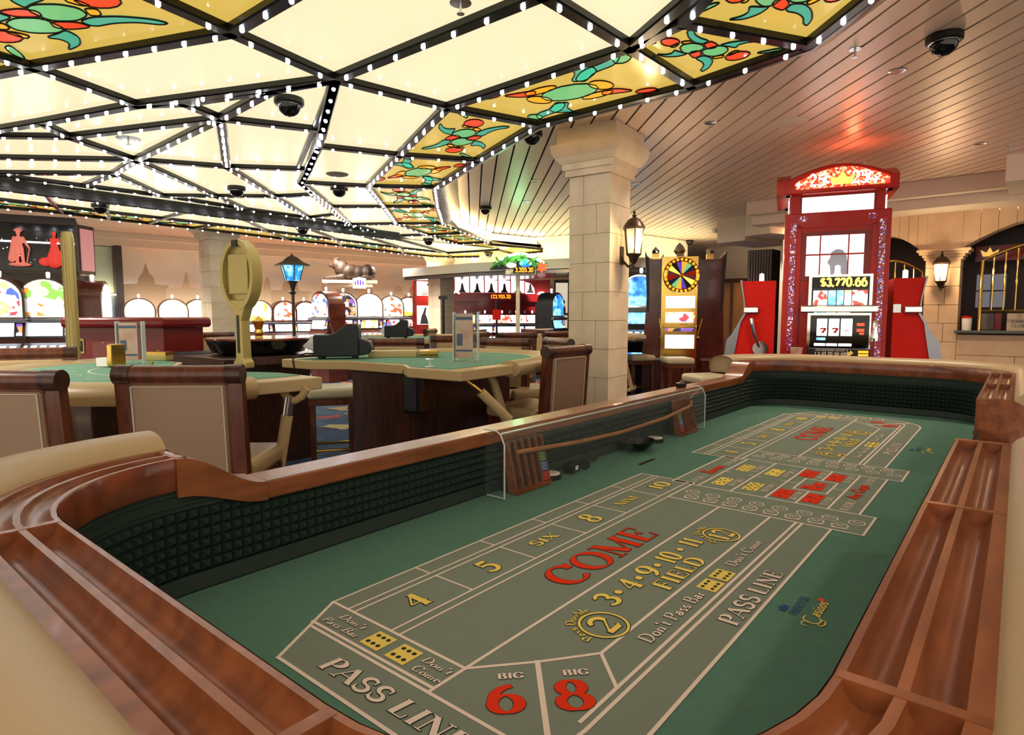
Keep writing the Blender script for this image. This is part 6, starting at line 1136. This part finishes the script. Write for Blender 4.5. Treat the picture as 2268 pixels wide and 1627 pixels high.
for s, lab in ((-1, 'red slot cabinet attached to the left side of the booth, seen from its side'), (1, 'red slot cabinet attached to the right side of the booth, seen from its side')):
    t = thing('slot_machine', lab, 'slot machine', (pb.x, pb.y, 0), BRZ, 'slots of the red booth'); xo = BW + .06; out = .34 if s < 0 else .27
    P = [(xo, 0), (xo + out + .02, 0), (xo + out + .03, bz(780)), (xo + out - .03, bz(715)), (xo + out - .075, bz(695)), (xo + out - .06, bz(660)), (xo + out - .03, bz(618)), (xo, bz(618))]
    MB().prism([(s * a, c) for a, c in P], .12, .5, 'y').build('cabinet', 'red_bright', t)
    F_ = [(xo + out - .028, bz(618)), (xo + out - .058, bz(660)), (xo + out - .073, bz(695)), (xo + out - .06, bz(700)), (xo + out + .06, bz(745)), (xo + out + .10, bz(757)), (xo + out + .11, bz(790)), (xo + out + .03, bz(790)), (xo + out - .02, bz(715)), (xo + out - .07, bz(690)), (xo + out - .05, bz(660)), (xo + out - .015, bz(618))]
    MB().prism([(s * a, c) for a, c in [(xo + out - .03, bz(615)), (xo + out - .015, bz(615)), (xo + out - .05, bz(660)), (xo + out - .06, bz(692)), (xo + out + .05, bz(742)), (xo + out + .10, bz(757)), (xo + out + .12, bz(800)), (xo + out + .03, bz(800)), (xo + out - .03, bz(715)), (xo + out - .075, bz(695)), (xo + out - .06, bz(660))]], .10, .52, 'y').build('chrome_front', 'trimgrey', t)
    bevel(MB().bx(s * (xo + out - .19), s * (xo + out - .05), .08, .54, bz(693), bz(678)).build('chrome_band', 'chrome', t), .01); MB().lathe([(.022, bz(618)), (.022, bz(600)), (0, bz(597))], 12, (s * (xo + out * .4), .3, 0)).build('candle', 'white_lit', t, True)
    if s < 0:
        MB().tube([(s * (xo + out * .36), .08, bz(775)), (s * (xo + out * .36), .12, bz(775))], .07, 18).build('handle_hub', 'chrome', t, True); MB().tube([(s * (xo + out * .38), .07, bz(772)), (s * (xo + out * .55), .05, bz(735)), (s * (xo + out * .62), .05, bz(705))], [.014, .018, .022], 8).build('handle', 'chrome', t, True)
    else: MB().bx(s * (xo + .0), s * (xo + .06), .115, .121, bz(692), bz(674)).build('lock_plate', 'steel', t)
lamp_point((pb.x + .25, pb.y + .25, pht + .05), 2.2, (1, .18, .08), .04)
p = WY(1764, 775, 5.25); t = thing('coin_cup', 'small patterned coin cup beside the booth slot', 'cup', (p.x, p.y, .93)); MB().lathe([(.035, 0), (.05, .10), (.048, .10), (.034, .005)], 16).build('cup', 'leaflet', t, True)
sh_ = thing('booth_ledge', 'red ledge around the booth slot holding the coin cup', 'ledge', (p.x, p.y, 0), BRZ); MB().bx(-.1, .1, -.1, .1, .88, .928).build('ledge_top', 'red_paint', sh_); MB().bx(-.05, .05, -.05, .05, 0, .88).build('ledge_post', 'red_paint', sh_)

# ------------------------------------------------------------------ cashier wall
CW = Vector((5.59, 8.0, 0)); cd = Vector((.752, -.659, 0)); CRZ = math.atan2(cd.y, cd.x)
def cs(px):     # along-wall coordinate of a pixel column
    k = (px - CX) / FPX; return (k * CW.y - CW.x) / (cd.x - k * cd.y)
def cz(px, py): s = cs(px); Y = CW.y + cd.y * s; return 1.3 + (699 - py) * Y / FPX
cw = structure(thing('wall_cashier', 'peach stone cashier wall with arches', None, tuple(CW), CRZ))
if 'category' in cw: del cw['category']
mat('stone_peach', '#e8c9a4', .6, col2='#dcb98f', vscale=4, bump=.06, bscale=40)
S0, S1, S2, S3 = cs(2040), cs(2118), 1.75, 2.2; SL = -1.15; ZB = 2.62
def stone(x0, x1, z0, z1, nm='stone_block', y0=0, y1=.3): return bevel(MB().bx(x0 + .002, x1 - .002, y0, y1, z0 + .002, z1 - .002).build(nm, 'stone_peach', cw), .004, 1)
zs = 2.16
for i in range(9):
    z0 = i * .24; sp_ = S0 + (S1 - S0) * (.45 if i % 2 else .6); stone(S0, sp_, z0, z0 + .24); stone(sp_, S1, z0, z0 + .24)
for i, e in enumerate((.02, .04, .075, .10)): bevel(MB().bx(S0 - e, S1 + e, -e * .6, .3, zs - .14 + i * .035, zs - .14 + i * .035 + .035).build('capital_course', 'stone_peach', cw), .006)
def arch(x0, x1, zsp, zcr, zt_, nm, y0=0., y1=.3, n=9):
    for i in range(n):
        a0, a1 = x0 + (x1 - x0) * i / n, x0 + (x1 - x0) * (i + 1) / n; h0_ = zsp + (zcr - zsp) * math.sin(PI * i / n); h1_ = zsp + (zcr - zsp) * math.sin(PI * (i + 1) / n)
        MB().prism([(a0 + .002, h0_), (a1 - .002, h1_), (a1 - .002, zt_), (a0 + .002, zt_)], y0 - (.03 if i == n // 2 else 0), y1, 'y').build('voussoir', 'stone_peach', cw)
arch(S1, S2, 2.16, 2.47, ZB, 'arch'); arch(SL, S0, 2.1, 2.38, ZB, 'arch'); MB().bx(S0, S1, 0, .3, zs, ZB).build('spandrel', 'stone_peach', cw)
for i in range(10): stone(S2, S3, i * .24, i * .24 + .24); stone(SL - .5, SL, i * .24, i * .24 + .24)
ZCN = cz(2200, 738)
for i in range(4): stone(S1, (S1 + S2) / 2 + (.2 if i % 2 else -.2), i * ZCN / 4 * .985, (i + 1) * ZCN / 4 * .985); stone((S1 + S2) / 2 + (.2 if i % 2 else -.2), S2, i * ZCN / 4 * .985, (i + 1) * ZCN / 4 * .985)
for i in range(4): stone(SL, S0, i * .26, i * .26 + .26)
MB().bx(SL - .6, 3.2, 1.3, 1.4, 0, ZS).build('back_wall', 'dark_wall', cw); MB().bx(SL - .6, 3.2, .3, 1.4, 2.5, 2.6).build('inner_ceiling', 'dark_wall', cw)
ctop = thing('cashier_counter', 'dark green stone counter slab of the cashier window', 'counter', tuple(CW + cd * ((S1 + S2) / 2)), CRZ); mat('counter_stone', '#5c6a60', .12); hw = (S2 - S1) / 2
bevel(MB().bx(-hw - .02, hw, -.12, .34, ZCN, ZCN + .035).build('slab', 'counter_stone', ctop), .008)
def grille(x0, x1, z0, zsp, zcr, lab, nb, y=.14):
    t = thing('brass_grille', lab, 'grille', tuple(CW + cd * ((x0 + x1) / 2)), CRZ, 'arched brass grilles'); a = (x1 - x0) / 2; n = 12
    pts = [(-a, y, z0), (-a, y, zsp)] + [(-a + 2 * a * i / n, y, zsp + (zcr - zsp) * math.sin(PI * i / n)) for i in range(1, n)] + [(a, y, zsp), (a, y, z0)]
    MB().tube(pts, .02, 10).build('frame', 'brass', t, True); MB().tube([(-a, y, z0 + .25), (a, y, z0 + .25)], .012, 8).build('cross_bar', 'brass', t, True)
    for k in range(1, nb):
        x = -a + 2 * a * k / nb; zt_ = zsp + (zcr - zsp) * math.sin(PI * k / nb); MB().lathe([(.009, z0 + .25), (.009, z0 + .55), (.016, z0 + .6), (.009, z0 + .65), (.009, zt_ - .25), (.015, zt_ - .2), (.009, zt_ - .15), (.009, zt_)], 8, (x, y, 0)).build('bar', 'brass', t, True)
    return t
gx0 = cs(2163); gx1 = S2 - .1
g1 = grille(gx0, gx1, ZCN + .035, 2.0, 2.2, 'large arched brass grille of the cashier window', 11); g2 = grille(SL + .15, S0 - .04, 1.04, 1.88, 2.05, 'arched brass grille partly hidden by the booth', 7)
ns = thing('closed_notice', 'cream notice reading cashier closed behind the brass grille', 'notice', tuple(CW + cd * (cs(2250) + .04)), CRZ); nw = .15
MB().bx(-nw, nw, .24, .25, ZCN + .036, ZCN + .25).build('board', 'print_cream', ns); mb = MB()
for i, s in enumerate(('CASHIER', 'CLOSED')): text(mb, s, (0, 0), (1, 0), (0, 1), .035, 0, .2 if i == 0 else .19, .15, .08, fn=lambda a, c: (-.1 + a, .238, ZCN + .13 - i * .055 + c))
mb.build('lettering', 'darkgrey', ns)
for a, b_, m, lab in ((2165, 2195, 'bank_wall', 'grey'), (2197, 2212, 'red_deep', 'maroon')):
    t = thing('counter_panel', '%s low panel behind the cashier grille' % lab, 'panel', tuple(CW + cd * ((cs(a) + cs(b_)) / 2)), CRZ); hw = (cs(b_) - cs(a)) / 2; MB().bx(-hw, hw, .25, .27, ZCN + .036, ZCN + .25).build('board', m, t); MB().bx(-hw, hw, .23, .29, ZCN + .0355, ZCN + .045).build('foot', 'darkgrey', t)
t = thing('paper_cup_stack', 'white cup dispenser on the cashier counter', 'cup stack', tuple(CW + cd * cs(2137)), CRZ); MB().lathe([(.05, ZCN + .036), (.055, ZCN + .2), (.05, ZCN + .21), (.0, ZCN + .21)], 16, (0, .08, 0)).build('stack', 'white', t, True); MB().lathe([(.057, ZCN + .19), (.059, ZCN + .2), (.057, ZCN + .215), (0, ZCN + .22)], 16, (0, .08, 0)).build('lid', 'red_bright', t, True)
mat('painted_reflection', '#8d8c92', .5, emit='#9a9aa2', es=.25)  # grey colour and faint glow stand in for reflections in the dark room
wi = thing('inner_window', 'grey paned office window inside the cashier room', 'window', tuple(CW + cd * (cs(2200)) + Vector((0, 0, 0))), CRZ)
for k in range(2):
    for j in range(2): MB().bx(-.3 + k * .17, -.14 + k * .17, 1.27, 1.29, 1.42 + j * .24, 1.64 + j * .24).build('pane', 'painted_reflection', wi)
MB().bx(-.32, .05, 1.285, 1.299, 1.4, 1.92).build('frame', 'dark_wall', wi)
cr_ = thing('crown_sign', 'dark band with a small gilt crown inside the cashier arch', 'sign', tuple(CW + cd * cs(2160)), CRZ); MB().bx(-.1, 1.4, .6, .64, 2.02, 2.22).build('band', 'red_deep', cr_); mb = MB(); mb.prism([(-.02, 2.08), (.12, 2.08), (.15, 2.17), (.085, 2.13), (.05, 2.2), (.015, 2.13), (-.05, 2.17)], .592, .599, 'y'); mb.build('crown', 'brass', cr_)
a = CW + cd * ((S0 + S1) / 2); lantern((a.x, a.y, cz(2083, 605)), CRZ, 'glowing lantern on the cashier wall pillar', 14)
# soffit over the cashier front
sf = structure(thing('ceiling_soffit', 'cream soffit stepping down in front of the cashier wall', None, tuple(CW), CRZ))
if 'category' in sf: del sf['category']
MB().bx(-2.3, 3.2, -.55, .35, ZB, ZS).build('soffit_box', 'plaster_w', sf); MB().bx(-2.3, 3.2, -.75, -.55, ZB + .12, ZS).build('soffit_step', 'plaster_w', sf); MB().bx(cs(2222), 3.2, -1.6, -.75, 2.66, ZS).build('soffit_block', 'plaster_w', sf); MB().bx(-2.3, 3.2, .05, .12, ZB - .012, ZB).build('cove_strip', 'cove_warm', sf)
# ------------------------------------------------------------------ wheel slot carousel
WYY = 9.3; pw = WY(1503, 700, WYY); wz = lambda py: 1.3 + (699 - py) * WYY / FPX; wx_ = lambda px: (px - 1503) * WYY / FPX / 1.03
wm = thing('wheel_slot', 'tall slot machine with a colourful prize wheel on top', 'slot machine', (pw.x, pw.y, 0), math.radians(-12))
MB().bx(wx_(1464), wx_(1543), 0, .4, wz(795), wz(570)).build('cabinet', 'brass', wm); MB().bx(wx_(1462), wx_(1545), .02, .42, 0, wz(795)).build('stand', 'wood_red', wm)
wcz = wz(611); wcx = wx_(1507); WR = .26
for k in range(16):
    a0, a1 = 2 * PI * k / 16, 2 * PI * (k + 1) / 16; m = ['print_red', 'print_blue', 'g_green', 'g_orange', 'violet', 'print_dark', 'neon_y', 'red_deep'][k % 8]
    MB().prism([(wcx, wcz), (wcx + WR * .78 * math.cos(a0), wcz + WR * .78 * math.sin(a0)), (wcx + WR * .78 * math.cos(a1), wcz + WR * .78 * math.sin(a1))], -.05, -.03, 'y').build('wheel_segment', m, wm)
mb = MB()
o = MB().tube([(wcx + WR * .9 * math.cos(2 * PI * k / 28), -.045, wcz + WR * .9 * math.sin(2 * PI * k / 28)) for k in range(29)], .035, 8).build('wheel_rim', 'brass', wm, True)
for k in range(24): MB().ball((wcx + WR * .9 * math.cos(2 * PI * k / 24), -.085, wcz + WR * .9 * math.sin(2 * PI * k / 24)), .02, 8, 6).build('wheel_bulb', 'neon_o', wm, True)
MB().ball((wcx, -.06, wcz), .04, 12, 8).build('wheel_hub', 'brass', wm, True); MB().lathe([(.07, wz(570)), (.06, wz(563)), (.09, wz(556)), (.05, wz(545)), (.0, wz(538))], 8, (0, .1, 0)).build('crest', 'chrome', wm, True)
for y0, y1, m, nm in ((682, 656, 'white_lit', 'sign_glass'), (714, 691, 'scr_mix', 'reel_glass'), (771, 741, 'scr_white', 'belly_glass'), (733, 726, 'scr_dark', 'bill_strip')): MB().bx(wx_(1474), wx_(1538), -.02, .01, wz(y0), wz(y1)).build(nm, m, wm)
bevel(MB().bx(wx_(1468), wx_(1542), -.1, 0, wz(726), wz(717)).build('button_deck', 'brass', wm), .01)
for s, px, lab in ((-1, 1450, 'dark wooden slot cabinet on the left of the wheel machine'), (1, 1572, 'dark wooden slot cabinet on the right of the wheel machine')):
    q = WY(px, 700, WYY + .25); t = thing('slot_cabinet', lab, 'slot machine', (q.x, q.y, 0), math.radians(-12 + (-1 * s) * 0), 'cabinets flanking the wheel slot'); w0 = .12 if s < 0 else .19; S_ = 1.01
    P = [(-w0 - .04, .0), (w0 + .04, 0), (w0 + .03, wz(780)), (w0 - .02 + (.03 if s > 0 else 0), wz(700)), (w0 - .03, wz(640)), (w0 + .0, wz(560)), (w0 - .05, wz(572)), (-w0 + .04, wz(572)), (-w0, wz(565)), (-w0 - .0, wz(640)), (-w0 - .02, wz(700)), (-w0 - .06, wz(780))]
    MB().prism(P, 0, .5, 'y').build('side_panel', 'wood_red', t); e = w0 if s > 0 else -w0
    MB().prism([(e - s * .03, wz(690)), (e, wz(690)), (e + s * .01, wz(640)), (e + s * .04, wz(553)), (e - s * .02, wz(575)), (e - s * .035, wz(640))], -.01, .51, 'y').build('fin', 'black', t)
    MB().bx(-.05, .05, .15, .3, wz(572), wz(558)).build('ornament', 'brass', t); MB().lathe([(.05, wz(558)), (.06, wz(550)), (0, wz(541))], 8, (0, .22, 0)).build('crest', 'chrome', t, True)
    MB().tube([(-e * .6, -.02, wz(705)), (-e * .95, -.06, wz(745))], .011, 8).build('handle', 'brass', t, True); MB().ball((-e * .95, -.06, wz(748)), .04, 10, 8).build('handle_knob', 'brass', t, True)
q = WY(1510, 700, WYY - .15); t = thing('carousel_base', 'low wooden plinth under the wheel slot machines', 'plinth', (q.x, q.y, 0), math.radians(-12)); MB().bx(-.56, -.26, -.1, .1, 0, wz(795)).build('base_wing', 'wood_slot', t); MB().bx(.3, .72, -.1, .1, 0, wz(795)).build('base_wing', 'wood_slot', t); MB().bx(-.58, -.24, -.12, .12, wz(795), wz(791)).build('rail', 'steel', t); MB().bx(.28, .74, -.12, .12, wz(795), wz(791)).build('rail', 'steel', t)
p = WY(1418, 700, 10.2); slot((p.x, p.y, 0), math.radians(-20), 'blue video slot just right of the large column', 'scr_blue', 'scr_blue', 'black', 'video slots', handle=False, s=1.12); p = WY(1447, 700, 11.0); slot((p.x, p.y, 0), math.radians(-20), 'blue video slot behind the wheel slot machine', 'scr_blue', 'scr_red', 'black', 'video slots', s=1.12)
# far corner between wheel slots and booth
p = WY(1688, 700, 11.5); t = thing('ribbed_pillar', 'dark ribbed pillar behind the booth', 'pillar', (p.x, p.y, 0), math.radians(-41)); MB().bx(-.22, .22, -.22, .22, 0, 2.5).build('core', 'dark_wall', t)
for k in range(9): MB().bx(-.2 + k * .048, -.175 + k * .048, -.235, -.22, 0, 2.5).build('rib', 'bank_wall', t)
wallseg('wall_corner', WY(1560, 700, 15.5), WY(1760, 700, 12.5), 0, ZS, 'plaster_w'); mat('doorwood', '#9a6a3a', .4, col2='#7c5029', vscale=3, stretch=(1, 1, .2))
p = WY(1620, 700, 14.2); d1 = structure(thing('door_1', 'brown wooden double door in the far corner', None, (p.x, p.y, 0), math.radians(-44)))
if 'category' in d1: del d1['category']
for s in (-1, 1): MB().bx(s * .26 - .22, s * .26 + .22, -.03, .03, 0, 2.05).build('door_leaf', 'doorwood', d1)
MB().bx(-.54, .54, -.02, .05, 2.05, 2.15).build('door_frame', 'wood_dark', d1)
for a, b_, Y in ((1588, 1650, 10.5), (1650, 1705, 9.6)):
    p = WY(a, 540, Y); q = WY(b_, 540, Y - .4); wallseg('trim_3', p, q, 2.52, ZS, 'plaster_w', 1.2)
